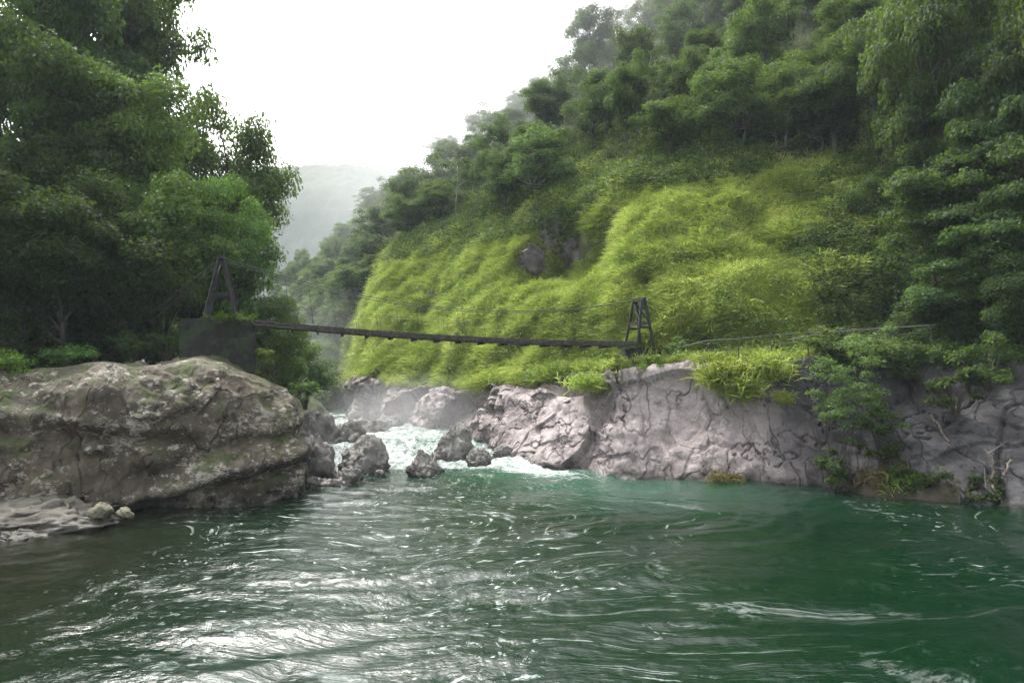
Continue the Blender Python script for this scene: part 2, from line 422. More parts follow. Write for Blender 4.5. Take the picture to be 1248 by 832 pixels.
# rising ground that closes the valley, and the mountain behind it
bx = np.linspace(-190, 40, 130); by = np.linspace(215, 400, 90)
BX, BY = np.meshgrid(bx, by, indexing='ij')
crest = 30 + 10 * np.sin(BX * .03 + 1.0) - sstep(-70, -20, BX) * 8
BZ = crest * sstep(205, 330, BY + BX * .1) + fbm(np.stack([BX * .02, BY * .02, BX * 0], -1), 4, seed=51) * 6
PB = np.stack([BX, BY, BZ], -1)
patch('valley_head', PB, M['soil'])
mx_, my_ = np.meshgrid(np.linspace(-900, 500, 420), np.linspace(560, 1250, 200), indexing='ij')
pk = at(425, 198, 900)
ridge_u = 624 + mx_ / my_ * 832
tops = np.interp(ridge_u, [-200, 250, 330, 380, 425, 455, 485, 520, 600, 800], [150, 215, 205, 202, 197, 202, 212, 225, 250, 270])
crest_z = (450 - tops) / 832 * 900
mz = crest_z * sstep(520, 900, my_ + 40 * noise3(np.stack([mx_ * .006, my_ * .006, mx_ * 0], -1), 60)) * (1 - .5 * sstep(920, 1300, my_))
mp = np.stack([mx_, my_, mx_ * 0], -1)
mz = mz + fbm(mp * .006, 3, seed=61) * 15 * sstep(560, 700, my_) + np.abs(noise3(mp * .09, 63)) * 6 + noise3(mp * .22, 65) * 3
patch('mountain', np.stack([mx_, my_, mz], -1), M['soil'])
g = np.array([[-1600, -300], [1600, -300], [1600, 1500], [-1600, 1500]], float)
tag(link('ground', mesh_np('ground', np.c_[g, np.full(4, -3.0)], np.array([[0, 1, 2, 3]]), M['mud'])), kind='structure')


def bvh_of(P, st=3):
    Q = P[::st, ::st]; return BVHTree.FromPolygons([tuple(v) for v in Q.reshape(-1, 3)], [tuple(int(i) for i in f) for f in grid_faces(*Q.shape[:2])])


BVR, BVL, BVB = bvh_of(PR), bvh_of(PL, 2), bvh_of(PB, 2)


def hit(u, v, bv=None):
    d = Vector(((u - U0) / F, 1, -(v - V0) / F)); best = None
    for b in ([bv] if bv else [BVR, BVL, BVB]):
        r = b.ray_cast(Vector((0, 0, HC)), d.normalized())
        if r[0] is not None and (best is None or r[0].y < best.y): best = r[0]
    return None if best is None else np.array(best)


def drop(x, y, bv):
    r = bv.ray_cast(Vector((x, y, 300)), Vector((0, 0, -1))); return r[0].z if r[0] is not None else 0.0


# ------------------------------------------------------------------ foliage
def leaf_quads(c, nrm, size, r, width=.5):
    n = len(c); t = r.normal(size=(n, 3)) + [0, 0, -.35]
    t -= nrm * (t * nrm).sum(1)[:, None]; t /= np.linalg.norm(t, axis=1)[:, None] + 1e-9
    b = np.cross(nrm, t); L = size[:, None]
    v = np.stack([c - t * L * .5, c + b * L * width * .5, c + t * L * .5 - nrm * L * .12, c - b * L * width * .5], 1)
    return v.reshape(-1, 3), np.arange(n * 4).reshape(n, 4)


def cluster_leaves(r, C, RAD, n_each, leaf, up=.7, power=.45):
    K = len(C); n_each = np.broadcast_to(n_each, K); idx = np.repeat(np.arange(K), n_each); n = len(idx)
    d = r.normal(size=(n, 3)); d /= np.linalg.norm(d, axis=1)[:, None]
    low = d[:, 2] < -.25; d[low, 2] *= r.choice([-1, .5], low.sum()); d /= np.linalg.norm(d, axis=1)[:, None]
    rr = r.random(n) ** power; wob = 1 + .28 * noise3(d * 2.2 + C[idx] * 13, 4)
    pos = C[idx] + d * RAD[idx] * (rr * wob)[:, None]
    nrm = d * .55 + [0, 0, up] + r.normal(size=(n, 3)) * .45; nrm /= np.linalg.norm(nrm, axis=1)[:, None]
    v, f = leaf_quads(pos, nrm, leaf * (.6 + .8 * r.random(n)), r)
    ck = r.random(K)
    return v, f, np.clip(.45 * ck[idx] + .55 * r.random(n), 0, 1)


def tree_meshes(seed, style, nleaf, leaf, leafmat, barkmat):
    """trunk and crown meshes of a tree 1 high with a crown about 1 wide, to be scaled per tree"""
    r = np.random.default_rng(seed); K = dict(broad=46, round=46, tier=40, slim=13, far=15)[style]
    C, RAD = [], []; skew = r.normal(size=3) * (.0 if style == 'broad' else .38) * [1, 1, .3]
    while len(C) < K:
        d = r.normal(size=3); d /= np.linalg.norm(d)
        if style in ('broad', 'round', 'far'):
            rr = r.uniform(.45, 1.0); zc, zh, zmin = (.62, .31, .30) if style == 'broad' else (.54, .40, .14); d = d + skew; z = zc + d[2] * rr * zh
            if z < zmin: continue
            c = np.array([d[0] * rr * .40, d[1] * rr * .40, z]); s = r.uniform(.08, .15) if style == 'broad' else r.uniform(.06, .15); rad = (s * 1.15, s * 1.15, s * (.62 if style == 'broad' else .66))
        elif style == 'tier':
            z = r.uniform(.42, .95); w = .5 * math.sqrt(max(1 - ((z - .55) / .45) ** 2, .05)) * r.uniform(.75, 1.1); a = r.uniform(0, 6.28); rr = r.uniform(.25, 1) * w
            c = np.array([math.cos(a) * rr, math.sin(a) * rr, z - rr * .16]); s = r.uniform(.09, .18); rad = (s * 1.2, s * 1.2, s * r.uniform(.25, .5))
        else:
            z = r.uniform(.5, .97); a = r.uniform(0, 6.28); rr = r.uniform(.1, .42)
            c = np.array([math.cos(a) * rr, math.sin(a) * rr, z]); s = r.uniform(.08, .14); rad = (s * 1.2, s * 1.2, s * .4)
        C.append(c); RAD.append(rad)
    C = np.array(C); RAD = np.array(RAD)
    vol = RAD[:, 0] * RAD[:, 1]; ne = np.maximum((nleaf * vol / vol.sum()).astype(int), 8)
    v, f, rnd = cluster_leaves(r, C, RAD, ne, leaf)
    crown = mesh_np('crown', v, f, leafmat, {'rnd': ('FACE', rnd)}, False)
    mb = MB(); top = .72 if style != 'tier' else .88
    zz = np.linspace(-.06, top, 9); wob = np.cumsum(r.normal(0, .012, (9, 2)), 0); wob -= wob[1]
    tr = np.c_[wob, zz]; mb.tube(tr, np.interp(zz, [-.06, 0, .1, top], [.024, .018, .013, .004]), 8)
    for k in r.permutation(K)[:int(K * (.75 if style != 'far' else .4))]:
        zb = min(max(C[k, 2] - np.linalg.norm(C[k, :2]) * r.uniform(.5, .9), .22), top * .95)
        b = np.array([np.interp(zb, zz, tr[:, 0]), np.interp(zb, zz, tr[:, 1]), zb]); t = np.linspace(0, 1, 6)[:, None]
        mid = (b + C[k]) / 2 + [0, 0, r.uniform(-.03, .05)] + r.normal(0, .02, 3)
        mb.tube((1 - t) ** 2 * b + 2 * t * (1 - t) * mid + t ** 2 * C[k], np.linspace(.007, .0015, 6), 5)
    trunk = mesh_np('trunk', np.concatenate(mb.v), np.concatenate(mb.f), barkmat)
    return trunk, crown


T = {}
for nm, style, cnt, nl, lf, lm, bm_ in [
    ('broad', 'broad', 4, 30000, .021, 'leaf_left', 'bark'), ('deep', 'broad', 3, 26000, .022, 'leaf_deep', 'bark'),
    ('deep_pale_trunk', 'broad', 1, 24000, .022, 'leaf_deep', 'grey_bark'),
    ('tier', 'tier', 3, 17000, .026, 'leaf_deep', 'bark'), ('tier_bright', 'tier', 1, 16000, .026, 'leaf_bright', 'bark'),
    ('round', 'round', 8, 11000, .029, 'leaf_forest', 'bark'), ('pale', 'round', 4, 11000, .029, 'leaf_pale', 'pale_bark'),
    ('slim', 'slim', 2, 1500, .04, 'leaf_forest', 'pale_bark'), ('far', 'far', 4, 2200, .055, 'leaf_forest', 'bark'),
]:
    T[nm] = [tree_meshes(hash((nm, k)) % 1 + 100 * len(T) + k, style, nl, lf, M[lm], M[bm_]) for k in range(cnt)]


def tree(name, kind, base, height, width, label, group=None, rz=None, lean=(0, 0), var=None):
    tm = T[kind][rng.integers(len(T[kind])) if var is None else var]
    o = empty(name, base, rng.uniform(0, 6.28) if rz is None else rz)
    o.rotation_euler = (lean[0], lean[1], o.rotation_euler[2]); o.scale = (width, width, height)
    link('trunk', tm[0], o); link('crown', tm[1], o)
    return tag(o, label, 'tree', group)


def crown_tree(name, kind, u, v, d, wpx, hpx, label, bv, group=None, du=0, rz=None, var=None, minh=5.0, lean=(0, 0)):
    """a tree whose crown is seen round pixel (u, v) at d metres; its foot is dropped to the ground below"""
    c = at(u, v, d); x = c[0] + du / F * d; z = drop(x, d, bv)
    w = wpx / F * d; top = c[2] + hpx / F * d * .5
    h = max(top - z, minh, hpx / F * d * 1.15); z = top - h
    return tree(name, kind, (x, d, z), h, w, label, group, rz, lean, var)


# ---- left bank trees -------------------------------------------------------
LEFT = [  # kind, u, v, d, width px, height px, label, du
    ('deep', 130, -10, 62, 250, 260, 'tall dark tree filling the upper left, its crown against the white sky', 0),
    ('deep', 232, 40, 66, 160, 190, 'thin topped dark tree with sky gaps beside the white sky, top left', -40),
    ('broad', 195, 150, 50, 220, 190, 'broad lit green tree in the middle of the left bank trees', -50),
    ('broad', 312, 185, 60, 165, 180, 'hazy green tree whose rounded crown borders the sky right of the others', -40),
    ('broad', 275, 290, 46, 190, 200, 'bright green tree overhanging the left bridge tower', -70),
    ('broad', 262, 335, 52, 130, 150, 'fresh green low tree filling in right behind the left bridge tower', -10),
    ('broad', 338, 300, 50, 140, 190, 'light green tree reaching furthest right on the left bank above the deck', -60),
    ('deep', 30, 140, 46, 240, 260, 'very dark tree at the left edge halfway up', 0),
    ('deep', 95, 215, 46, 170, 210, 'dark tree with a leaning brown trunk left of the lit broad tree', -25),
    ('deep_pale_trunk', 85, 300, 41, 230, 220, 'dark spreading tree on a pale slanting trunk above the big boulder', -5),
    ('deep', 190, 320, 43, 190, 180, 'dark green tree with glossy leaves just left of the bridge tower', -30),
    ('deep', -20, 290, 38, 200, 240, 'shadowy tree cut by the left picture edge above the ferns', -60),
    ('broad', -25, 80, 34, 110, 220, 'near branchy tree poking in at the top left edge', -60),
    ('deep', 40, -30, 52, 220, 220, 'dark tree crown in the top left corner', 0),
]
for k, (kd, u, v, d, w, h, lb, du) in enumerate(LEFT):
    crown_tree('broadleaf_tree', kd, u, v, d, w, h, lb, BVL, 'trees on the left bank', du)
for k, (u, v, d, w, h, lb) in enumerate([
    (335, 405, 52, 95, 120, 'bright green bushy tree right behind the concrete abutment'),
    (365, 445, 66, 90, 90, 'hazy rounded tree below the deck beside the abutment bush'),
    (345, 460, 58, 70, 80, 'low green tree above the rocks right of the big boulder'),
    (390, 475, 84, 90, 70, 'pale hazy tree low in the mist under the bridge'),
]):
    crown_tree('bushy_tree', 'broad' if k in (0, 2) else 'pale' if k != 1 else 'round', u, v, d, w, h, lb, BVL, 'trees under the bridge deck', 0, minh=3.0)

# more trees along the left slope, further back
lab = {0: 'dark tree on the left slope behind the front row of trees', 1: 'green tree high on the left slope behind others'}
pts = []
for _ in range(4000):
    i = rng.integers(60, PL.shape[0] - 1); j = rng.integers(30, 110); p = PL[i, j]
    if p[1] < 20 or p[0] / p[1] < -1.05 or (p[0] / p[1] > -.46 and p[1] < 75): continue
    if all(np.hypot(*(p - q_)[:2]) > 6.0 + p[1] * .01 for q_ in pts): pts.append(p)
    if len(pts) > 85: break
for p in pts:
    hgt = rng.uniform(9, 14); k = int(p[1] > 62)
    if p[1] > 100:
        tree('forest_tree', 'far', p, hgt * .95, rng.uniform(8, 11), 'hazy tree of the left valley side seen beyond the bridge', 'trees beyond the bridge')
    else:
        tree('forest_tree', 'deep' if k == 0 else 'round', p, hgt, rng.uniform(7.5, 10), lab[k], 'left slope forest')

# ---- right hillside forest -------------------------------------------------
zones = {}
pts = []
j_g = 120 + 24 + 80 + 90
tries = 0
while len(pts) < 290 and tries < 30000:
    tries += 1
    i = rng.integers(90, ni - 1); j = rng.integers(j_g - 14, nj - 18)
    p = PR[i, j]
    if p[1] < 30 or p[0] / p[1] > .82: continue
    v = V0 - (p[2] - HC) / p[1] * F
    if v < -130: continue
    # ragged lower edge of the wood
    if scR[j] < 4.0 + .35 * noise3(p * .06, 71): continue
    if all(np.linalg.norm(p - q_) > 5.0 + p[1] * .012 for q_ in pts): pts.append(p)
for p in pts:
    jj = np.argmin(((PR[::4, ::3] - p) ** 2).sum(2)); u = U0 + p[0] / p[1] * F; v = V0 - (p[2] - HC) / p[1] * F
    rk = rng.random(); kd = 'deep' if u > 930 or rk > .9 else 'slim' if rk < .10 else 'pale' if rk < .33 else 'round'  # trees far right take the leaf colour that has edge shade in it
    crest_ = drop(p[0] + 8, p[1] + 8, BVR) < p[2] + 5
    where = ('on the skyline of the right ridge' if crest_ else 'along the lower edge of the right hillside wood' if v > 200 and u > 640 or v > 150 and u > 800
             else 'on the far hazy spur left of the bright slope' if u < 560 else 'inside the misty wood on the upper right hillside')
    look = {'pale': 'pale green tree', 'round': 'dark green rounded tree', 'slim': 'thin airy tree', 'deep': 'very dark leafy tree'}[kd]
    tree('hillside_tree', kd, p - NR[0, 0] * 0, rng.uniform(6, 9) * rng.choice([.75, 1, 1, 1.35]), rng.uniform(5.5, 9.5), f'{look} {where}', f'hillside trees: {look} {where}', lean=(rng.normal(0, .06), -.08))

# trees down to the water on the far spur, under the bridge
pts = []
for _ in range(4000):
    i = rng.integers(745, ni - 4); j = rng.integers(118, 300); p = PR[i, j]
    if p[1] < 100: continue
    if all(np.linalg.norm(p - q_) > 5.2 for q_ in pts): pts.append(p)
    if len(pts) > 55: break
for p in pts: tree('spur_tree', 'pale' if rng.random() < .3 else 'round', p, rng.uniform(5.5, 9), rng.uniform(6, 9.5), 'hazy green tree low on the far spur, seen through and under the bridge cables', 'trees low on the far spur', lean=(0, -.06))

# distinct trees on the right hillside
def ground_tree(u, v, kind, h, w, label, name='hillside_tree', lean=(0, 0), var=None):
    p = hit(u, v, BVR)
    if p is not None: return tree(name, kind, p, h, w, label, None, None, lean, var)


ground_tree(957, 178, 'pale', 8.6, 8.2, 'spreading light green tree with leaning trunk at the top of the grass slope', lean=(0, -.18))
ground_tree(783, 172, 'slim', 9.0, 6, 'slender tree with a white slanting trunk above the grass', 'slender_tree', (0, -.3), 0)
ground_tree(790, 168, 'slim', 9.0, 5.5, 'slender tree with an upright white trunk above the grass', 'slender_tree', (0, .02), 1)
ground_tree(600, 176, 'slim', 9.5, 6.5, 'lone airy tree standing out on the ridge against the sky', 'lone_tree', (0, -.05), 1)
ground_tree(878, 150, 'pale', 7.5, 5.0, 'small pale rounded tree left of the spreading tree on the slope')
ground_tree(1030, 190, 'round', 9, 7.0, 'green tree right of the broken trunk stump')

RIGHT = [
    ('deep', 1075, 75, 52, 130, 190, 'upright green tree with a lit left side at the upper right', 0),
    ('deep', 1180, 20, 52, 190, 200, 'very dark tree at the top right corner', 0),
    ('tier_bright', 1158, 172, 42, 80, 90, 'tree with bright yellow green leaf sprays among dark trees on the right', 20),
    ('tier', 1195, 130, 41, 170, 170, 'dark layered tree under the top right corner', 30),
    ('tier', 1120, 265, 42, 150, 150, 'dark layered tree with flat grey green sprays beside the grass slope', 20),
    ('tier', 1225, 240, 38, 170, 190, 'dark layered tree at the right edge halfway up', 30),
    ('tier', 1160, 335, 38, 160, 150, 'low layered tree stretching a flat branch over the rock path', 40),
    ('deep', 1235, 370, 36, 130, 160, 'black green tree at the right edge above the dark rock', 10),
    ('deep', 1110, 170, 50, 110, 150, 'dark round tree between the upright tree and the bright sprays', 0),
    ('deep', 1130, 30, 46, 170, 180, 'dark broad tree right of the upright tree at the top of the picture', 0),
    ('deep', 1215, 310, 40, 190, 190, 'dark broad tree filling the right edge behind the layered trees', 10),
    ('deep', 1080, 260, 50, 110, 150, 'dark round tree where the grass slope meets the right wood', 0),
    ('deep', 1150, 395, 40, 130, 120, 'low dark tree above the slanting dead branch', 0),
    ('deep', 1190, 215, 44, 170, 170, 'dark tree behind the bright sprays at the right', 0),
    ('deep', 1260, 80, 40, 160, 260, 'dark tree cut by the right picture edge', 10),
]
for kd, u, v, d, w, h, lb, du in RIGHT:
    crown_tree('layered_tree' if 'tier' in kd else 'broadleaf_tree', kd, u, v, d, w, h, lb, BVR, 'dark trees on the right', du)
for x, y, z, h, w in [(27, 19, 6, 14, 12), (30, 12, 8, 15, 12), (34, 22, 10, 16, 13)]:  # unseen trees added to block sky and darken the right side
    tree('broadleaf_tree', 'deep', (x, y, z), h, w, 'unseen dark tree added beyond the right picture edge to shade the bank', 'unseen shade trees added beyond the right edge')

# ---- valley head wood
pts = []
for _ in range(3000):
    i, j = rng.integers(0, 130), rng.integers(0, 70); p = PB[i, j]; u = U0 + p[0] / p[1] * F
    if not 250 < u < 520: continue
    if all(np.hypot(*(p - q_)[:2]) > 7.5 for q_ in pts): pts.append(p)
    if len(pts) > 110: break
for p in pts:
    tree('distant_tree', 'far', p, rng.uniform(9, 14), rng.uniform(9, 13), 'small hazy tree on the rising ground at the head of the valley', 'trees at the head of the valley')


# ------------------------------------------------------------------ ground cover
def scatter(P, N, i_rng, j_rng, n, keep):
    i = rng.uniform(*i_rng, n); j = rng.uniform(*j_rng, n); i0, j0 = i.astype(int), j.astype(int); fi, fj = (i - i0)[:, None], (j - j0)[:, None]
    p = P[i0, j0] * (1 - fi) * (1 - fj) + P[i0 + 1, j0] * fi * (1 - fj) + P[i0, j0 + 1] * (1 - fi) * fj + P[i0 + 1, j0 + 1] * fi * fj
    k = keep(p, j); return p[k], N[i0, j0][k], j[k]


def blades(p, nrm, nb, length, width, r, rnd0):
    n = len(p); idx = np.repeat(np.arange(n), nb); m = len(idx)
    base = p[idx] + r.normal(size=(m, 3)) * (length[idx] * .22)[:, None]
    d = nrm[idx] * .45 + [0, 0, .75] + r.normal(size=(m, 3)) * .62; d /= np.linalg.norm(d, axis=1)[:, None]
    L = length[idx] * (.6 + .7 * r.random(m)); sd = np.cross(d, r.normal(size=(m, 3))); sd /= np.linalg.norm(sd, axis=1)[:, None] + 1e-9
    w = (width * L)[:, None] * sd; mid = base + d * (L * .6)[:, None]; out = d.copy(); out[:, 2] = 0
    tip = mid + d * (L * .28)[:, None] + out * (L * .35)[:, None] - np.array([0, 0, 1]) * (L * .18)[:, None]
    v = np.stack([base, mid - w, tip, mid + w], 1).reshape(-1, 3)
    return v, np.arange(m * 4).reshape(m, 4), np.clip(rnd0[idx] + .35 * (r.random(m) - .5), 0, 1)


def bare(p):                                   # places where the slope is too steep and rocky for plants
    return np.zeros(len(p), bool)


OUTP = [hit(u, v, BVR) for u, v, *_ in OUT]


def keep_grass(p, j):
    k = np.ones(len(p), bool)
    for o, (u, v, w, h) in zip(OUTP, OUT): k &= ((p[:, 0] - o[0]) ** 2 + (p[:, 2] - o[2]) ** 2) > (w * .30) ** 2
    low = sstep(118, 130, j + 14 * noise3(p * .22, 81))
    k &= rng.random(len(p)) < low
    k &= rng.random(len(p)) < 1 - .85 * sstep(292, 330, j + 40 * noise3(p * .07, 83))
    return k & (p[:, 1] < 130)


gp, gn, gj = scatter(PR, NR, (150, ni - 45), (104, 345), 130000, keep_grass)
tone = np.clip(.64 + .6 * fbm(gp * [.3, .3, .1], 4, seed=85) + .12 * rng.normal(size=len(gp)), 0, 1)
v1, f1, r1 = blades(gp, gn, 13, rng.uniform(.22, .6, len(gp)) * (.7 + .006 * gp[:, 1]) * (1 + .5 * (noise3(gp * .5, 131) > .12)), .03, rng, tone)
sp, sn, sj = scatter(PR, NR, (150, ni - 45), (110, 345), 9000, keep_grass)
sz = rng.uniform(.22, .6, len(sp)) * (1 + .6 * (noise3(sp * .3, 87) > .1))
v2, f2, r2 = cluster_leaves(rng, sp + sn * (sz * .2)[:, None], np.c_[sz, sz, sz * .75], 40, .12, .5, .45)
tp, tn, tj = scatter(PR, NR, (150, ni - 45), (114, 345), 9000, lambda p, j: keep_grass(p, j) & (rng.random(len(p)) < .12 + .75 * sstep(.05, .4, fbm(p * [.12, .12, .07], 3, seed=141))))
sz = rng.uniform(.3, 1.0, len(tp)) ** 1.3; v3, f3, r3 = cluster_leaves(rng, tp + tn * (sz * .35)[:, None], np.c_[sz, sz, sz * .8], 80, .17, .5, .5)
tag(link('slope_shrubs', mesh_np('slope_shrubs', v3, f3, M['slope_leaf'], {'rnd': ('FACE', r3)}, False)), 'low leafy green shrubs scattered through the grass of the right hillside', 'shrubs', kind='stuff')
r2 = np.clip(r2 * .7 + .5 * fbm(v2[::4] * .14, 3, seed=85), 0, 1)
tag(link('slope_grass', mesh_np('slope_grass', np.concatenate([v1, v2]), np.concatenate([f1, f2 + len(v1)]), M['grass'],
    {'rnd': ('FACE', np.concatenate([r1, r2]))}, False)), 'bright yellow green grass and low shrubs covering the steep right hillside', 'grass', kind='stuff')

# undergrowth below the trees: right edge, forest floor and left bank
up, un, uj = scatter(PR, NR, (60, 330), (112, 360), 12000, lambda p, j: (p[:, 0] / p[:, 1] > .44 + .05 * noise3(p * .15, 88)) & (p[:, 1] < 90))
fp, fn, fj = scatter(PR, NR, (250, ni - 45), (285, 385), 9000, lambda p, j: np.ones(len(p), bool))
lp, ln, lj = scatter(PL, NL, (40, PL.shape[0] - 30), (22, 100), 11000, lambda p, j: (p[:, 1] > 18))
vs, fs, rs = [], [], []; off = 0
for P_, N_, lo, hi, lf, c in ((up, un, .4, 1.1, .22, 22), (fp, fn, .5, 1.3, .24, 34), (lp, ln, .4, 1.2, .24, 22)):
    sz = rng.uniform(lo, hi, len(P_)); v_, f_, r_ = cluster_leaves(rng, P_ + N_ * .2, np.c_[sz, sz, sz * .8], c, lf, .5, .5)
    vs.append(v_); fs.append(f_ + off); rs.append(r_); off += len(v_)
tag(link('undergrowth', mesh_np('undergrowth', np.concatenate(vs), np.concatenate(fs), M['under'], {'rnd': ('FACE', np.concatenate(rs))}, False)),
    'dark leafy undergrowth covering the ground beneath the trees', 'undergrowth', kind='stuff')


# ------------------------------------------------------------------ rocks
def ico(sub):
    import bmesh
    bm = bmesh.new(); bmesh.ops.create_icosphere(bm, subdivisions=sub, radius=1)
    v = np.array([x.co[:] for x in bm.verts]); f = np.array([[x.index for x in q_.verts] for q_ in bm.faces]); bm.free(); return v, f


ICO = {k: ico(k) for k in (4, 5, 6)}


def rock_shape(seed, sub=5, planes=13, rough=.1, sharp=9):
    r = np.random.default_rng(seed); v, f = ICO[sub]
    n = r.normal(size=(planes, 3)); n /= np.linalg.norm(n, axis=1)[:, None]; d = r.uniform(.62, 1.0, planes)
    t = np.maximum(v @ n.T, 1e-3) / d                     # how far each cutting plane lets the ball reach
    rad = 1 / (np.sum(t ** sharp, 1) + .9 ** sharp) ** (1 / sharp)
    p = v * rad[:, None]
    p = p + v * (fbm(p * 1.3, 3, seed=seed) * rough + fbm(p * 5, 4, seed=seed + 4) * rough * .4 + facets(p * 1.7, seed + 9, .8) * rough * 1.1 + facets(p * 4, seed + 3, .8) * rough * .3)[:, None]
    return p / np.abs(p).max(0), f


def rock(name, c, s, seed, mat, label, group=None, rz=0, sub=5, planes=18, rough=.12, cat='rock', pinch=0):
    p, f = rock_shape(seed, sub, planes, rough)
    if pinch: p = p * np.c_[1 - pinch * sstep(-.2, 1, p[:, 2]), 1 - pinch * sstep(-.2, 1, p[:, 2]), np.ones(len(p))]
    dirn = p / (np.linalg.norm(p, axis=1)[:, None] + 1e-9); p = p * np.array(s); k_ = min(1.0, min(s)) ** .7
    wq = p @ np.array([[.85, .2, .4], [-.2, .95, .1], [-.45, .05, .85]]) + seed * 3.1
    p = p + dirn * ((facets(wq * [.9, .9, 1.5], seed, .8) * .30 + facets(wq * [2.6, 2.6, 4], seed + 1, .8) * .09 + fbm(p * 1.6, 4, seed=seed) * .12) * k_ * (cat == 'rock'))[:, None]
    a = rz; p = np.c_[p[:, 0] * math.cos(a) - p[:, 1] * math.sin(a), p[:, 0] * math.sin(a) + p[:, 1] * math.cos(a), p[:, 2]]
    o = link(name, mesh_np(name, p, f, mat)); o.location = c
    return tag(o, label, cat, group)


def px_rock(u0, u1, vt, vb, seed, label, group=None, mat='river_rock', name='river_rock', depth=.9, **kw):
    kw.setdefault('sub', 6)
    b = wpt((u0 + u1) / 2, vb); d = b[1]; w = (u1 - u0) / F * d; h = (vb - vt) / F * d
    dc = d + w * depth * .38
    top = at(0, vt, dc)[2]; zc = b[2] - .35 * h; sz = top - zc
    return rock(name, ((u0 + u1) / 2 / F * dc - U0 / F * dc, dc, zc), (w * .5 * dc / d, w * .5 * depth, sz), seed, M[mat], label, group, **kw)


# the big boulder: a closed loft whose rings stand across the river bank
us = np.concatenate([np.linspace(-200, 340, 300), np.linspace(341.5, 374, 60)])
vt = np.interp(us, [-200, -40, 40, 110, 140, 165, 200, 235, 265, 290, 330, 350, 358, 364, 370, 374], [480, 462, 449, 440, 443, 449, 444, 436, 441, 452, 465, 472, 484, 530, 580, 604])
vf = np.interp(us, [-200, 0, 150, 230, 300, 345, 374], [640, 632, 624, 620, 611, 604, 600])
yf = HC * F / (vf - V0); wid = np.interp(us, [-200, 0, 250, 340, 360, 374], [11, 11, 9.5, 7.5, 5, 1.2])
yc = yf + wid * .5
dtop = yf + wid * .42; zt = HC - (vt - V0) / F * dtop; xs = (us - U0) / F * (yf + wid * .2)
ph = np.linspace(0, math.pi, 150); cs = -np.sign(np.cos(ph)) * np.abs(np.cos(ph)) ** .62; sn_ = np.abs(np.sin(ph)) ** .72
Yb = yc[:, None] + wid[:, None] * .5 * cs[None]
Pb = np.stack([((us - U0) / F)[:, None] * (.8 * Yb + .2 * (yf + wid * .3)[:, None]), Yb, -1.0 + (zt[:, None] + 1.0) * sn_[None]], -1)
Pb = smooth_grid(Pb, 0, 6)
Nb = grid_normals(Pb)
if Nb[150, 30, 1] > 0: Nb = -Nb
qq = Pb @ np.array([[.9, 0, .25], [0, 1, 0], [-.3, 0, .9]])
led = Pb[..., 2] - .27 * (Pb[..., 0] + 16) + .3 * noise3(Pb * .35, 93)
ledge = (-.75 * np.exp(-((led - .3) / .22) ** 2) + .45 * np.exp(-((led - .95) / .4) ** 2) - .25 * np.exp(-((led - 2.0) / .3) ** 2)) * sstep(-21, -17, Pb[..., 0])
led2 = Pb[..., 2] + .12 * (Pb[..., 0] + 20) + .5 * noise3(Pb * .3, 94); ledge = ledge + .7 * (.5 * np.exp(-((led2 - 4.0) / .35) ** 2) - .55 * np.exp(-((led2 - 3.3) / .3) ** 2)) * sstep(-13, -16, Pb[..., 0] + 2 * noise3(Pb * .2, 91))
disp = fbm(Pb * .17, 3, seed=90) * .7 + ledge  + facets(qq * [.45, .45, .7] + .12 * fbm(Pb * .6, 2, seed=96)[..., None], 98, .8) * .55 + facets(qq * [1.3, 1.3, 1.9] + .12 * fbm(Pb * 1.2, 2, seed=89)[..., None], 88, .8) * .16 + fbm(Pb * 1.1, 4, seed=92) * .17
edge = np.ones(len(us)); edge[-25:] = np.linspace(1, .15, 25)
topw = 1 - .75 * np.exp(-((cs[None] + .1) / .35) ** 2)     # keep the outline of the crest
Pb = Pb + Nb * (disp * edge[:, None] * topw)[..., None]
fb = grid_faces(*Pb.shape[:2])
nb_ = len(us) * 150
caps = [[k * 1 + e * 150, k + 1 + e * 150, 150 - 2 - k + e * 150, 150 - 1 - k + e * 150] for e in (0, len(us) - 1) for k in range(74)]
tag(link('boulder', mesh_np('boulder', Pb.reshape(-1, 3), np.concatenate([fb, np.array(caps)]), M['boulder'])),
    'huge brown boulder spotted with white lichen and moss on the left bank', 'boulder')

c = at(30, 648, 27.2)
rock('rock_ledge', (-22.6, 28.8, -.25), (6.2, 3.6, 1.3), 5, M['ledge'], 'low flat pale rock ledge at the waterline in the lower left corner', sub=6, rough=.2, planes=24, rz=.1)
rock('rock_ledge', (-20.2, 27.0, -.25), (3.6, 1.5, .65), 8, M['ledge'], 'small pale rock shelf sloping into the water beside the low ledge', sub=6, rough=.2, rz=-.1)
rock('stone', at(122, 623, 28.4), (.5, .42, .36), 21, M['yellow_rock'], 'yellowish rounded stone resting on the ledge below the big boulder', planes=9, rough=.06)
rock('stone', at(152, 626, 28.6), (.4, .36, .28), 22, M['yellow_rock'], 'small ochre stone next to the yellowish rounded one', planes=9, rough=.06)

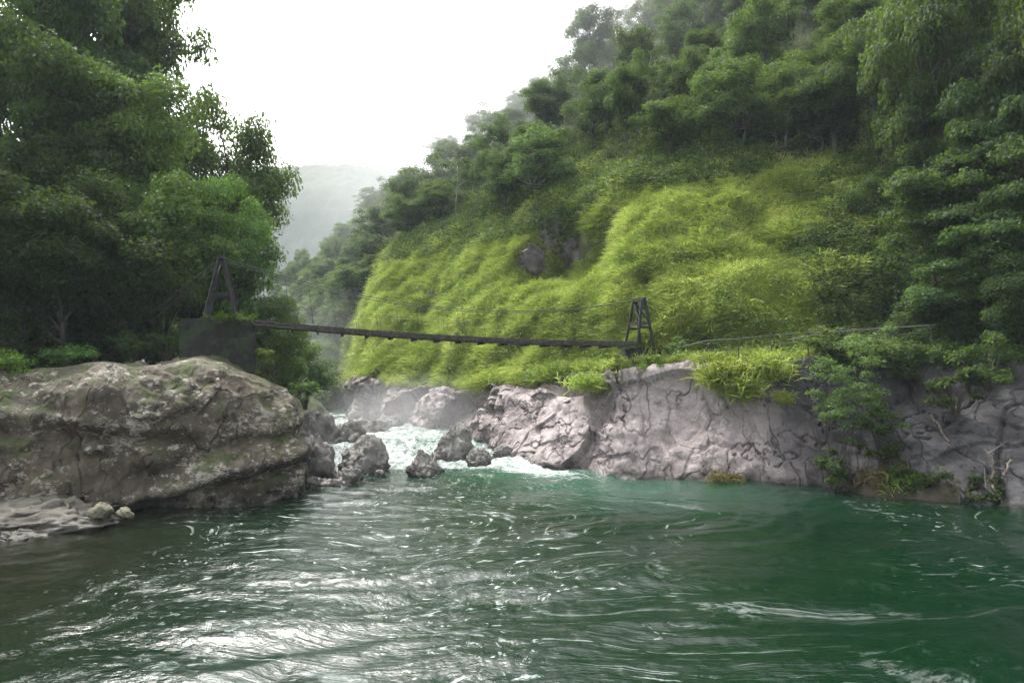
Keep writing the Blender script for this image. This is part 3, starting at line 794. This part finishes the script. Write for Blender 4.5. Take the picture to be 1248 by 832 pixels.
RK = [
    (342, 428, 530, 585, 31, 'rugged grey rock mass stepping down beside the big boulder', .9, 0, dict(rough=.2, sub=6, planes=26)),
    (404, 490, 530, 576, 32, 'smooth dark grey rounded boulder at the left side of the rapids', .9, 0, dict(planes=9, rough=.09)),
    (366, 408, 570, 593, 33, 'low flat grey rock at the foot of the rugged mass', .9, 0, {}),
    (396, 450, 564, 591, 34, 'jagged grey rock in front of the smooth dark boulder', .9, 0, {}),
    (488, 547, 541, 582, 35, 'pointed dark rock standing alone in the rapids', .9, .3, {}),
    (520, 580, 517, 562, 36, 'tall angular grey rock in the white water', .9, .05, {}),
    (563, 604, 544, 568, 37, 'small domed brown grey rock right of the tall angular one', .9, 0, {}),
    (345, 420, 498, 548, 46, 'broad craggy pale rock behind the rugged mass on the rock bar', .9, 0, dict(rough=.18)),
    (402, 462, 506, 546, 47, 'broken grey rock between the rock bar and the rapids', .9, 0, dict(rough=.18)),
    (352, 400, 505, 545, 38, 'pale grey rock on top of the left rock bar', .9, 0, {}),
    (392, 440, 512, 545, 39, 'pale pitted rock in the middle of the left rock bar', .9, 0, {}),
    (430, 478, 518, 540, 40, 'flat pale rock at the far end of the left rock bar', .9, 0, {}),
    (372, 392, 578, 596, 41, 'little dark stone at the water beside the big boulder', .9, 0, dict(rough=.2, sub=6, planes=26)),
    (455, 470, 572, 578, 42, 'tiny rock barely above the water left of the pointed rock', .9, 0, {}),
    (440, 500, 506, 522, 43, 'far low rock in the mist at the top of the rapids', .9, 0, {}),
    (590, 640, 540, 556, 44, 'low grey rock at the foot of the right cliff above the pool', .9, 0, {}),
    (545, 580, 547, 560, 45, 'half sunken rock between the tall angular and the domed rock', .9, 0, {}),
]
for u0, u1, vt_, vb_, sd, lb, dp, pinch, kw in RK:
    px_rock(u0, u1, vt_, vb_, sd, lb, 'rocks in the river', depth=dp, pinch=pinch, **kw)
# rubble of the rock bar
for k in range(13):
    u = rng.uniform(345, 470); v = rng.uniform(502, 560) if u < 410 else rng.uniform(503, 530); b = wpt(u, v + 6); s = rng.uniform(.5, 1.5)
    rock('bar_stone', (b[0], b[1], b[2] + .25), (s, s * .9, s * .7), 200 + k, M['river_rock'], 'grey stone lying loose on the rock bar left of the rapids', 'loose stones on the rock bar', sub=4, rz=k)
# the outcrop bulging from the far foot of the cliff
b = wpt(545, 530)
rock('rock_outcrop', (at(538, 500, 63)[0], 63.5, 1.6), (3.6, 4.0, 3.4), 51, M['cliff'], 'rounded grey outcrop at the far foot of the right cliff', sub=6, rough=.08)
OL = ['dark overhung rock face on the upper left of the grass slope', 'larger bare rock face beside the dark overhung one on the slope', 'dark shaded rock band above the two bare faces on the slope', 'small grey rock patch showing through grass above the right tower',
      'grey rock slit low on the far spur behind the deck', 'tiny bare rock spot in the middle of the grass slope', 'shadowed rock face above the path on the right', 'light grey rock block beside the path railing']
for k, ((u, v, w, h), p) in enumerate(zip(OUT, OUTP)):
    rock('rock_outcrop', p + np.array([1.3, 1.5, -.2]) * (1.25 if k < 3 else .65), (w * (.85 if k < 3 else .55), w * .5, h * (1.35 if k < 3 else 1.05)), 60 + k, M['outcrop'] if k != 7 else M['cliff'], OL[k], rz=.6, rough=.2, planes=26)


# ------------------------------------------------------------------ footbridge
A = at(309, 393, 39.5); B = at(772, 418.5, 46.6)
ax = B - A; Lb = np.linalg.norm(ax[:2]); axh = np.array([ax[0], ax[1], 0]) / Lb; sd = np.array([-axh[1], axh[0], 0])
W = 1.5


def deck_pt(t, off=0.0, dz=0.0): return A + (B - A) * t + sd * off + np.array([0, 0, dz - .28 * 4 * t * (1 - t)])


br = tag(empty('suspension_footbridge', A), 'narrow dark suspension footbridge strung across the gorge between two trestle towers', 'bridge')


def child(mb, name, mat, parent, smooth=False):
    o = mb.build(name, mat, None, smooth); o.parent = parent; o.matrix_parent_inverse = parent.matrix_world.inverted() if parent.type == 'MESH' else o.matrix_parent_inverse
    if parent is br: o.location = tuple(-np.array(br.location))
    return o


nseg = 26
mb = MB()
npl = 120
for k in range(npl):
    t = (k + .5) / npl
    if rng.random() < .03: continue
    mb.box(deck_pt(t, rng.normal(0, .02), .0), Lb / npl * .9, W * rng.uniform(.9, 1.0), .045, axh, jit=.006)
child(mb, 'deck_boards', M['deck'], br)
for s in (-1, 1):
    mb = MB()
    for k in range(nseg): mb.beam(deck_pt(k / nseg, s * W * .46, -.12), deck_pt((k + 1) / nseg, s * W * .46, -.12), .09, .14)
    child(mb, 'stringer', M['grey_timber'], br)
    mb = MB()
    for k in range(nseg): mb.beam(deck_pt(k / nseg, s * W * .52, .075), deck_pt((k + 1) / nseg, s * W * .52, .075), .07, .09)
    child(mb, 'kerb_rail', M['grey_timber'], br)
ncb = 17
for k in range(ncb):
    mb = MB(); t = (k + .5) / ncb; mb.beam(deck_pt(t, -W * .62, -.27), deck_pt(t, W * .62, -.27), .11, .13); child(mb, 'cross_beam', M['timber'], br)
TL = at(271, 386.5, 39.2); TR = at(779, 419.5, 46.9)
HL, HR = 3.35, 3.05


def tower_top(base, h, s): return base + sd * s * .62 + np.array([0, 0, h])


def cable_pt(t, s):
    a = tower_top(TL, HL, s); b = tower_top(TR, HR, s); p = a + (b - a) * t
    return p - np.array([0, 0, 1.75 * 4 * t * (1 - t)])


def hand_pt(t, s): return deck_pt(np.clip((t - .05) / .94, 0, 1), s * W * .55, 1.0 + .15 * (2 * t - 1) ** 2)


for s in (-1, 1):
    mb = MB(); mb.tube([cable_pt(t, s) for t in np.linspace(0, 1, 40)], .02, 6); child(mb, 'main_cable', M['steel'], br, True)
    mb = MB(); mb.tube([hand_pt(t, s) for t in np.linspace(0, 1, 40)], .008, 5); child(mb, 'hand_cable', M['steel'], br, True)
    for k in range(1, 19):
        t = k / 19.; c_ = cable_pt(.03 + t * .94, s); d_ = deck_pt(np.clip(((.03 + t * .94) - .05) / .93, 0, 1), s * W * .55, -.05)
        mb = MB(); mb.tube([c_, (c_ + d_) / 2, d_], .009, 5); child(mb, 'hanger', M['steel'], br, True)
for base, h, spread, anchor in ((TL, HL, .85, -1), (TR, HR, .62, 1)):
    legs = {}
    tw = MB(); tw.beam(tower_top(base, h, -1) - sd * .2, tower_top(base, h, 1) + sd * .2, .2, .22); tower_ = child(tw, 'tower_head', M['timber'], br)
    for s in (-1, 1):
        for e in (-1, 1):
            lo = base + sd * s * .95 + axh * e * spread + np.array([0, 0, -.25]); hi = tower_top(base, h, s) + axh * e * .10 + np.array([0, 0, -.06]); legs[s, e] = (lo, hi)
            mb = MB(); mb.beam(lo, hi, .17, .17); child(mb, 'tower_leg', M['timber'], br)
        mb = MB(); f = .42; a_, b_ = legs[s, -1], legs[s, 1]; mb.beam(a_[0] + (a_[1] - a_[0]) * f, b_[0] + (b_[1] - b_[0]) * f, .10, .15); child(mb, 'tower_brace', M['timber'], br)
    for e in (-1, 1):
        a_, b_ = legs[-1, e], legs[1, e]
        f = .52
        mb = MB(); mb.beam(a_[0] + (a_[1] - a_[0]) * f, b_[0] + (b_[1] - b_[0]) * f, .10, .2); child(mb, 'tower_brace', M['timber'], br)
        mb = MB(); mb.beam(a_[0] + (a_[1] - a_[0]) * f, b_[0] + (b_[1] - b_[0]) * .95, .08, .1); child(mb, 'tower_brace', M['timber'], br)
    for s in (-1, 1):
        mb = MB(); hi = tower_top(base, h, s); lo = base + sd * s * .8 + axh * anchor * 3.4 + np.array([0, 0, .2 if anchor < 0 else 1.0]); mb.tube(np.linspace(hi, lo, 5), .014, 6); child(mb, 'anchor_cable', M['steel'], br, True)


def abutment(name, c, lx, ly, h, label, mat):
    mb = MB(); n = 14
    P = []
    for k in range(n + 1):
        z = -h + h * k / n; fl = 1 + .06 * (1 - k / n)
        ring = []
        for (a0, b0, a1, b1) in ((-1, -1, 1, -1), (1, -1, 1, 1), (1, 1, -1, 1), (-1, 1, -1, -1)):
            for q_ in range(10): ring.append(axh * (a0 + (a1 - a0) * q_ / 10) * lx / 2 * fl + sd * (b0 + (b1 - b0) * q_ / 10) * ly / 2 * fl + np.array([0, 0, z]))
        P.append(ring)
    P.append([np.array([0, 0, .02])] * 40)
    P = np.array(P); w_ = P + np.array(c); P = P + (np.stack([noise3(w_ * 1.3, 3), noise3(w_ * 1.3, 7), noise3(w_ * 1.3, 9)], -1) * .09)
    P = np.concatenate([P, P[:, :1]], 1)
    o = link(name, mesh_np(name, P.reshape(-1, 3), grid_faces(*P.shape[:2]), mat, smooth=False)); o.location = c
    return tag(o, label, 'abutment')


ca = at(267, 391, 39.3)
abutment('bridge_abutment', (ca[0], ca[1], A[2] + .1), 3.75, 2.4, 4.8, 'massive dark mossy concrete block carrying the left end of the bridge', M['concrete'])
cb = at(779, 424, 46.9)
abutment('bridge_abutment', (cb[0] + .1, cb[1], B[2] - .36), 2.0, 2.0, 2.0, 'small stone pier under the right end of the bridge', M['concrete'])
# path railing along the cliff top
rl = tag(empty('path_railing', at(860, 445, 43)), 'thin dark railing along the cliff path right of the bridge', 'railing')
rl0 = np.array(rl.location)
RP = [(812, 447, 424, 45.6), (838, 444, 421, 44.6), (862, 442, 415, 43.6), (900, 440, 413, 42.6), (940, 434, 409, 41.8), (985, 428, 405, 41), (1035, 424, 402, 40), (1085, 420, 399, 39.2), (1135, 416, 396, 38.4)]
topl, midl = [], []
for u, vb_, vt_, d in RP:
    a_, b_ = at(u, vb_ + 6, d), at(u, vt_, d); topl.append(b_); midl.append(b_ * .55 + at(u, vb_, d) * .45)
    mb = MB(); mb.tube(np.array([a_, (a_ + b_) / 2, b_]) - rl0, .035, 6); mb.build('post', M['steel'], rl)
for nm, l_, rr in (('top_rail', topl, .03), ('middle_rail', midl, .02)):
    mb = MB(); mb.tube(np.array(l_) - rl0, rr, 6); mb.build(nm, M['steel'], rl, True)
mb = MB(); l_ = np.array([at(960, 414, 40.5), at(1010, 405, 39.6), at(1070, 401, 38.8), at(1140, 396, 38)]); mb.tube(l_ - l_[0], .03, 6)
o = mb.build('water_pipe', M['pipe'], None, True); o.location = l_[0]; tag(o, 'pale grey pipe running along the rock above the path', 'pipe')


# ------------------------------------------------------------------ plants that stand out
def clump(name, u, v, d, w, h, mat, label, n=260, seed=0, cat='plant', wdt=.06):
    p = at(u, v, d); r = np.random.default_rng(900 + seed); m_ = max(int(n / 4), 12)
    c = r.normal(size=(m_, 3)) * [w * .3, w * .24, h * .13]
    v_, f_, r_ = blades(c, np.tile([0, 0, 1.], (m_, 1)), 14, np.full(m_, h * .6), wdt * .75, r, np.clip(.55 + .25 * r.normal(size=m_), 0, 1))
    o = empty(name, p); me = mesh_np('leaves', v_, f_, M[mat], {'rnd': ('FACE', r_)}, False); link('leaves', me, o)
    return tag(o, label, cat)


def shrub(name, u, v, d, w, h, mat, label, seed=0, K=14, leaf=.16, n=90, group=None):
    """stems rising from (u, v) that carry leaf clusters"""
    p = at(u, v, d); r = np.random.default_rng(950 + seed); C = []; mb = MB()
    for k in range(K):
        a = r.uniform(0, 6.28); rr = r.uniform(.1, 1) ** .7 * w * .42; z = h * r.uniform(.08, .92) * (1 - .3 * (rr / (w * .5)) ** 2); c = np.array([math.cos(a) * rr, math.sin(a) * rr, z]); C.append(c)
        t = np.linspace(0, 1, 6)[:, None]; b0 = np.array([c[0] * .12, c[1] * .12, -.3]); mid = np.array([c[0] * .25, c[1] * .25, z * .6])
        mb.tube((1 - t) ** 2 * b0 + 2 * t * (1 - t) * mid + t * t * c, np.linspace(.035, .01, 6) * (h / 3) ** .5, 5)
    C = np.array(C); s = w * r.uniform(.11, .2, K); v_, f_, r_ = cluster_leaves(r, C, np.c_[s, s, s * .7], n, leaf, .5, .5)
    o = empty(name, p); link('leaves', mesh_np('leaves', v_, f_, M[mat], {'rnd': ('FACE', r_)}, False), o); mb.build('stems', M['bark'], o, True)
    return tag(o, label, 'shrub', group)


clump('grass_tuft', 885, 464, 41.2, 1.9, 1.8, 'grass', 'yellow green grass tuft spilling over the cliff edge beside the railing', 420, 1)
clump('grass_tuft', 905, 475, 40.8, 1.5, 1.5, 'grass', 'lowest yellow green tuft hanging over the bare cliff face', 380, 2)
clump('grass_tuft', 935, 455, 41, 2.2, 1.6, 'grass', 'yellow green tuft between the hanging tuft and the slender shrub', 420, 3)
clump('grass_tuft', 955, 487, 39.8, .8, .8, 'grass', 'small lone plant growing out of the bare cliff face', 160, 4)
clump('grass_tuft', 1122, 598, 35.2, 2.4, 1.6, 'leaf_bright', 'bright green grass clump on the muddy shore at the right', 420, 5)
clump('grass_tuft', 1085, 590, 36, 2.2, 1.4, 'dry', 'dry brownish plants on the shore left of the bright green clump', 320, 6)
clump('grass_tuft', 1165, 600, 34.6, 2.4, 1.0, 'dry', 'dry reddish brown plants on the shore right of the bright green clump', 300, 7)
clump('grass_tuft', 885, 588, 38.6, 1.5, .9, 'dry', 'dry grass tuft at the waterline of the bare cliff', 220, 8)
clump('grass_tuft', 720, 470, 47.5, 2.4, 1.3, 'grass', 'lime green tuft on the cliff top left of the small stone pier', 380, 9)
clump('grass_tuft', 282, 391, 38.6, 1.6, .7, 'under', 'dark mossy tuft on top of the concrete block', 160, 10)
shrub('shrub', 797, 462, 45, 2.4, 1.7, 'leaf_bright', 'rounded bright green shrub below the right tower', 1, 12, .17, 90)
shrub('shrub', 752, 462, 45.6, 1.4, 1.7, 'grass', 'yellowish shrub left of the small stone pier', 2, 10, .17, 80)
shrub('shrub', 825, 440, 46, 2.4, 1.7, 'leaf_pale', 'green shrub between the right tower and the railing', 3, 12, .17, 80)
# the slender waterside shrub with bare stems
p0 = at(1028, 596, 36.6)
r = np.random.default_rng(77); mb = MB(); C = []
for k in range(13):
    tip = np.array([r.uniform(-2.6, 2.4), r.uniform(-1.2, .8), r.uniform(3.6, 8.3)]); b0 = np.array([tip[0] * .25 + r.uniform(-.8, .7), r.uniform(-.3, .3), -.4]); t = np.linspace(0, 1, 10)[:, None]
    mid = np.array([b0[0] + r.uniform(-.5, .5), b0[1], tip[2] * .65]); pt = (1 - t) ** 2 * b0 + 2 * t * (1 - t) * mid + t * t * tip + np.cumsum(r.normal(0, .09, (10, 3)), 0) * [1, 1, .2]; mb.tube(pt, np.linspace(.035, .009, 10), 6)
    for _ in range(3): C.append(tip + r.normal(0, .55, 3))
    C.append(tip); C.append(pt[8] + r.normal(0, .5, 3)); C.append(pt[7] + r.normal(0, .6, 3))
C = np.array(C); C = C[C[:, 2] > 2.6]; s = r.uniform(.35, .7, len(C)); v_, f_, r_ = cluster_leaves(r, C, np.c_[s, s, s * .55], 105, .15, .5, .6)
o = empty('waterside_shrub', p0); link('leaves', mesh_np('leaves', v_, f_, M['leaf_pale'], {'rnd': ('FACE', r_ * .8)}, False), o); mb.build('stems', M['bark'], o, True)
tag(o, 'tall slender shrub with bare stems rising from the waterline before the cliff', 'shrub')
# dark bushes in the recess and on the dark cliff at the right
for k, (u, v, d, w, h, lb) in enumerate([
    (1100, 598, 35.0, 2.4, 1.3, 'low dark bush on the shore under the dry brown plants'), (1145, 606, 34.2, 2.6, 1.4, 'low dark bush on the shore below the slanting dead branch'), (1198, 614, 33.0, 2.4, 1.5, 'low dark bush on the shore beside the bleached branch'), (1012, 588, 36.4, 2.6, 2.0, 'low dark bush at the foot of the slender shrub'), (1075, 560, 37.2, 3.6, 3.8, 'dark bush in the shaded recess right of the slender shrub'), (1118, 470, 37.5, 3.4, 2.6, 'dark hanging bush on the cliff edge under the layered tree'),
    (1205, 470, 34.2, 3.8, 3.0, 'dark bush on the shaded cliff at the right edge'), (1060, 450, 38.6, 3.6, 2.4, 'leafy bush on the cliff edge behind the slender shrub'),
    (1165, 500, 34.8, 2.6, 2.2, 'dark bush clinging to the rock above the dead branches'), (1010, 430, 40.6, 3.0, 1.8, 'leafy bush beside the railing left of the slender shrub')]):
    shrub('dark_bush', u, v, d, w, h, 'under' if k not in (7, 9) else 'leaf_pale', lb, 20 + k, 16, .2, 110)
# ferns by the left edge, on the bench behind the boulder
for k, (u, v, d, w, h, lb) in enumerate([(25, 470, 34, 3.2, 1.8, 'bright green ferny bush on the boulder at the left edge'), (85, 446, 37, 3.4, 1.2, 'low green bush along the top of the big boulder'),
                                        (10, 520, 32.5, 3.2, 1.9, 'dark green bush hanging over the left end of the boulder'), (150, 458, 38.5, 2.4, .9, 'mossy tuft in the dip on top of the boulder'),
                                        (318, 505, 37.0, .8, .9, 'small green plant in a crack at the right end of the boulder'), (205, 436, 39.5, 2.6, 1.6, 'dark low bush against the left side of the concrete block'), (165, 438, 40, 3.0, 1.8, 'dark leafy bush behind the crest of the big boulder'), (372, 494, 45, 2.2, 1.8, 'green bush behind the right end of the big boulder'), (312, 462, 40.5, 2.2, 2.4, 'fresh green bush at the right foot of the concrete block')]):
    shrub('fern_bush', u, v, d, w, h, 'leaf_bright' if k in (0, 4, 8) else 'under' if k in (5, 6) else 'leaf_left', lb, 40 + k, 14, .17, 100)
# dead branches on the right shore
for k, (pl, lb) in enumerate([
    ([(1135, 505, 35.4), (1155, 535, 35), (1175, 565, 34.3), (1188, 592, 33.8)], 'pale dead branch slanting down the dark rock to the shore'),
    ([(1200, 545, 33), (1212, 570, 32.6), (1214, 600, 32.2), (1222, 618, 31.8)], 'bleached dead branch standing at the water near the right edge'),
    ([(1232, 560, 32.6), (1222, 580, 32.4), (1216, 606, 32.2)], 'second bleached branch leaning against the standing one')]):
    P_ = np.array([at(*q_) for q_ in pl]); t = np.linspace(0, len(P_) - 1, 14); Pp = np.stack([np.interp(t, range(len(P_)), P_[:, a_]) for a_ in range(3)], 1) + rng.normal(0, .05, (14, 3))
    mb = MB(); mb.tube(Pp - P_[0], np.linspace(.07, .03, 14), 6)
    for q_ in (4, 8, 11): mb.tube(np.array([Pp[q_], Pp[q_] + rng.normal(0, .35, 3) + [0, 0, .3], Pp[q_] + rng.normal(0, .6, 3) + [0, 0, .9]]) - P_[0], [.025, .015, .008], 5)
    o = mb.build('dead_branch', M['dead'], None, True); o.location = P_[0]; tag(o, lb, 'branch')
# the broken trunk on the upper slope
p = hit(1018, 186, BVR); mb = MB(); mb.tube([(0, 0, -.4), (-.08, 0, 1.0), (-.2, 0, 2.0), (-.28, 0, 2.7)], [.26, .22, .2, .19], 9); mb.tube([(-.28, 0, 2.68), (-.27, 0, 2.85), (-.3, 0, 2.86)], [.23, .2, .02], 9)
o = mb.build('broken_trunk', M['dead'], None, True); o.location = p; tag(o, 'short broken tree trunk standing at the top of the grass slope', 'tree stump')
# muddy shore under the right trees
sx, sy = np.meshgrid(np.linspace(-1, 1, 90), np.linspace(-1, 1, 40), indexing='ij'); rr = np.sqrt(sx ** 2 + sy ** 2)
b0, b1 = wpt(1000, 600), wpt(1260, 628)
cen = (b0 + b1) / 2 + [1.0, 2.0, 0]; dx = (b1 - b0) / 2 * 1.25
P_ = np.stack([cen[0] + dx[0] * sx + 1.2 * sy, cen[1] + dx[1] * sx + 2.6 * sy, -1.0 + 1.75 * (1 - sstep(.35, 1.0, rr))], -1); P_[..., 2] += fbm(P_ * .9, 4, seed=7) * .3
patch('shore', P_, M['mud'], True)

# ------------------------------------------------------------------ river
na, nd = 900, 760
ang = np.linspace(-1.15, 1.15, na); dist = 5.5 * np.exp(np.linspace(0, math.log(230 / 5.5), nd))
AA, DD = np.meshgrid(ang, dist, indexing='ij'); X, Y = DD * AA, DD.copy()
base = wz(X, Y)
ex, ey = X + 3.5, Y - 62                                # flow fans out from the rapids
rr = np.hypot(ex, ey); th = np.arctan2(ex, -ey)
wx = fbm(np.stack([X * .09, Y * .09, X * 0], -1), 3, seed=101) * 2.4
rq = rr + wx + 3.0 * np.sin(th * 2.0)
pw = np.stack([rq * .42, th * rr * .16, rr * 0], -1)
w1 = noise3(pw, 103); w2 = noise3(np.stack([rq * 1.1, th * rr * .38 + wx, rr * 0], -1), 105); w3 = fbm(np.stack([X * 1.9, Y * 2.3, X * 0], -1), 3, seed=107)
calm = sstep(-20, -9, X + .25 * (Y - 14)) * .75 + .25    # quiet brown water along the left shore
swell = fbm(np.stack([X * .11, Y * .13, X * 0], -1), 2, seed=109)
rap = sstep(42, 50, Y) * (1 - sstep(75, 100, Y))
hgt = base + calm * (.17 * w1 + .06 * w2 + .022 * w3 + .24 * swell)
hgt += rap * (.22 * fbm(np.stack([X * .5, Y * .5, X * 0], -1), 4, seed=111) + .12 * w3)
# foam: white water in the rapids, tail spreading right, thin streaks elsewhere
cu = -3.0 + (Y - 50) * -.55
foam = np.clip(sstep(41, 47, Y + 2.5 * noise3(np.stack([X * .3, Y * .3, X * 0], -1), 113)) * (1 - sstep(66, 78, Y)), 0, 1) * (.80 + .22 * noise3(np.stack([X * .22, Y * .3, X * 0], -1), 133))
tail = np.exp(-((X - (1.2 + (46 - Y) * .33)) / 4.2) ** 2) * sstep(33, 45, Y) * (1 - sstep(46, 52, Y))
foam = np.maximum(foam, tail * .93)
sw = fbm(np.stack([X * .075, Y * .10, X * 0], -1), 3, seed=125)
flow_s = th * 15 + sw * 2.3 + .7 * np.sin(rr * .32 + X * .2); flow_r = rr + 2.5 * fbm(np.stack([X * .1, Y * .1, X * 0], -1), 2, seed=127)
milk = np.clip(np.exp(-((X - (1.5 + (46 - Y) * .45)) / 6.5) ** 2) * sstep(27, 43, Y), 0, 1) * .6
shal = sstep(-5, -18, X - (Y - 20) * -.12 + 1.2 * noise3(np.stack([X * .2, Y * .2, X * 0], -1), 119)) * (1 - sstep(33, 40, Y))
fleck = calm * (.62 * np.exp(-((X + 2.5 + (Y - 14) * .10) / 6.5) ** 2) * (1 - sstep(34, 44, Y)) + .42 + .34 * sstep(38, 46, Y))  # strongest mid-stream, where flecks also stand for sky glints
tag(link('river', mesh_np('river', np.stack([X, Y, hgt], -1).reshape(-1, 3), grid_faces(na, nd)[:, ::-1] * 1, M['water'],
    {'foam': ('POINT', foam.ravel()), 'milk': ('POINT', milk.ravel()), 'shallow': ('POINT', shal.ravel()), 'fleck': ('POINT', fleck.ravel()), 'flow_s': ('POINT', flow_s.ravel()), 'flow_r': ('POINT', flow_r.ravel())})), kind='structure')

# ------------------------------------------------------------------ air
def volume_mat(name, col, dens):
    m = NT(name); pv = m.n('ShaderNodeVolumePrincipled', {'Color': (*col, 1), 'Density': dens, 'Anisotropy': .0})
    m.t.links.new(pv.outputs[0], m.out.inputs['Volume']); return m.m


mb = MB(); mb.box((0, 550, 98), 3300, 1950, 208)
o = mb.build('haze', volume_mat('haze_air', (.78, .90, 1.0), .00026)); tag(o, 'pale mist filling the gorge', 'haze', kind='stuff')
def mist_mat(name, dens):
    m = NT(name); co = m.coord(True)
    l = m.n('ShaderNodeVectorMath', {0: co}, operation='LENGTH').outputs['Value']
    k = m.math('MULTIPLY', m.ramp(l, 1.0, .15), dens)
    pv = m.n('ShaderNodeVolumePrincipled', {'Color': (.96, .98, 1.0, 1), 'Density': k}); m.t.links.new(pv.outputs[0], m.out.inputs['Volume']); return m.m


v_, f_ = ICO[4]
for c_, s_z, dn, lb in (((-8.0, 62, 2.0), (12, 14, 4.8), .04, 'white spray drifting over the rapids'), ((-24, 95, 8), (18, 36, 12), .004, 'thin mist hanging upstream under the bridge'),
                    ((-70, 330, 50), (210, 260, 140), .00028, 'broad bank of mist filling the far valley'),
                    ((7, 146, 60), (64, 88, 56), .0165, 'thin cloud of mist clinging to the wooded right ridge')):
    o = link('mist', mesh_np('mist', v_, f_, mist_mat('mist_air', dn))); o.location = c_; o.scale = s_z; tag(o, lb, 'mist', kind='stuff')

# ------------------------------------------------------------------ sky, sun, camera
world = bpy.data.worlds.new('World'); scene.world = world; world.use_nodes = True
nt = world.node_tree; nt.nodes.clear()
sky = nt.nodes.new('ShaderNodeTexSky'); sky.sky_type = 'NISHITA'; sky.sun_disc = False
SUN_EL, SUN_AZ = R(58), R(-35)                         # high, from beyond the left side of the gorge
sky.sun_elevation = SUN_EL; sky.sun_rotation = SUN_AZ; sky.dust_density = 6; sky.air_density = 1.5; sky.ozone_density = 1
hs = nt.nodes.new('ShaderNodeHueSaturation'); hs.inputs['Saturation'].default_value = .12
bg = nt.nodes.new('ShaderNodeBackground'); bg.inputs['Strength'].default_value = .15
ow = nt.nodes.new('ShaderNodeOutputWorld')
nt.links.new(sky.outputs[0], hs.inputs['Color']); nt.links.new(hs.outputs[0], bg.inputs['Color']); nt.links.new(bg.outputs[0], ow.inputs['Surface'])
sl = bpy.data.lights.new('sun', 'SUN'); sl.energy = 1.5; sl.angle = R(14); sl.color = (1, .95, .86)
so = bpy.data.objects.new('sun', sl); COL.objects.link(so)
sdir = Vector((math.sin(SUN_AZ) * math.cos(SUN_EL), math.cos(SUN_AZ) * math.cos(SUN_EL), math.sin(SUN_EL)))
so.rotation_euler = sdir.to_track_quat('Z', 'Y').to_euler()

cam = bpy.data.cameras.new('camera'); cam.lens = 24; cam.sensor_width = 36; cam.shift_y = (V0 - 416) / 1248; cam.clip_end = 5000; cam.clip_start = .1
co_ = bpy.data.objects.new('camera', cam); COL.objects.link(co_); co_.location = (0, 0, HC); co_.rotation_euler = (R(90), 0, 0)
scene.camera = co_

vs_ = scene.view_settings; vs_.view_transform = 'Standard'; vs_.look = 'None'; vs_.gamma = 1; vs_.exposure = 1.95
cy = scene.cycles; cy.max_bounces = 5; cy.diffuse_bounces = 3; cy.glossy_bounces = 2; cy.transmission_bounces = 3; cy.volume_bounces = 0
cy.use_denoising = True; cy.use_adaptive_sampling = True; cy.adaptive_threshold = .02
try: cy.denoiser = 'OPENIMAGEDENOISE'
except Exception: pass
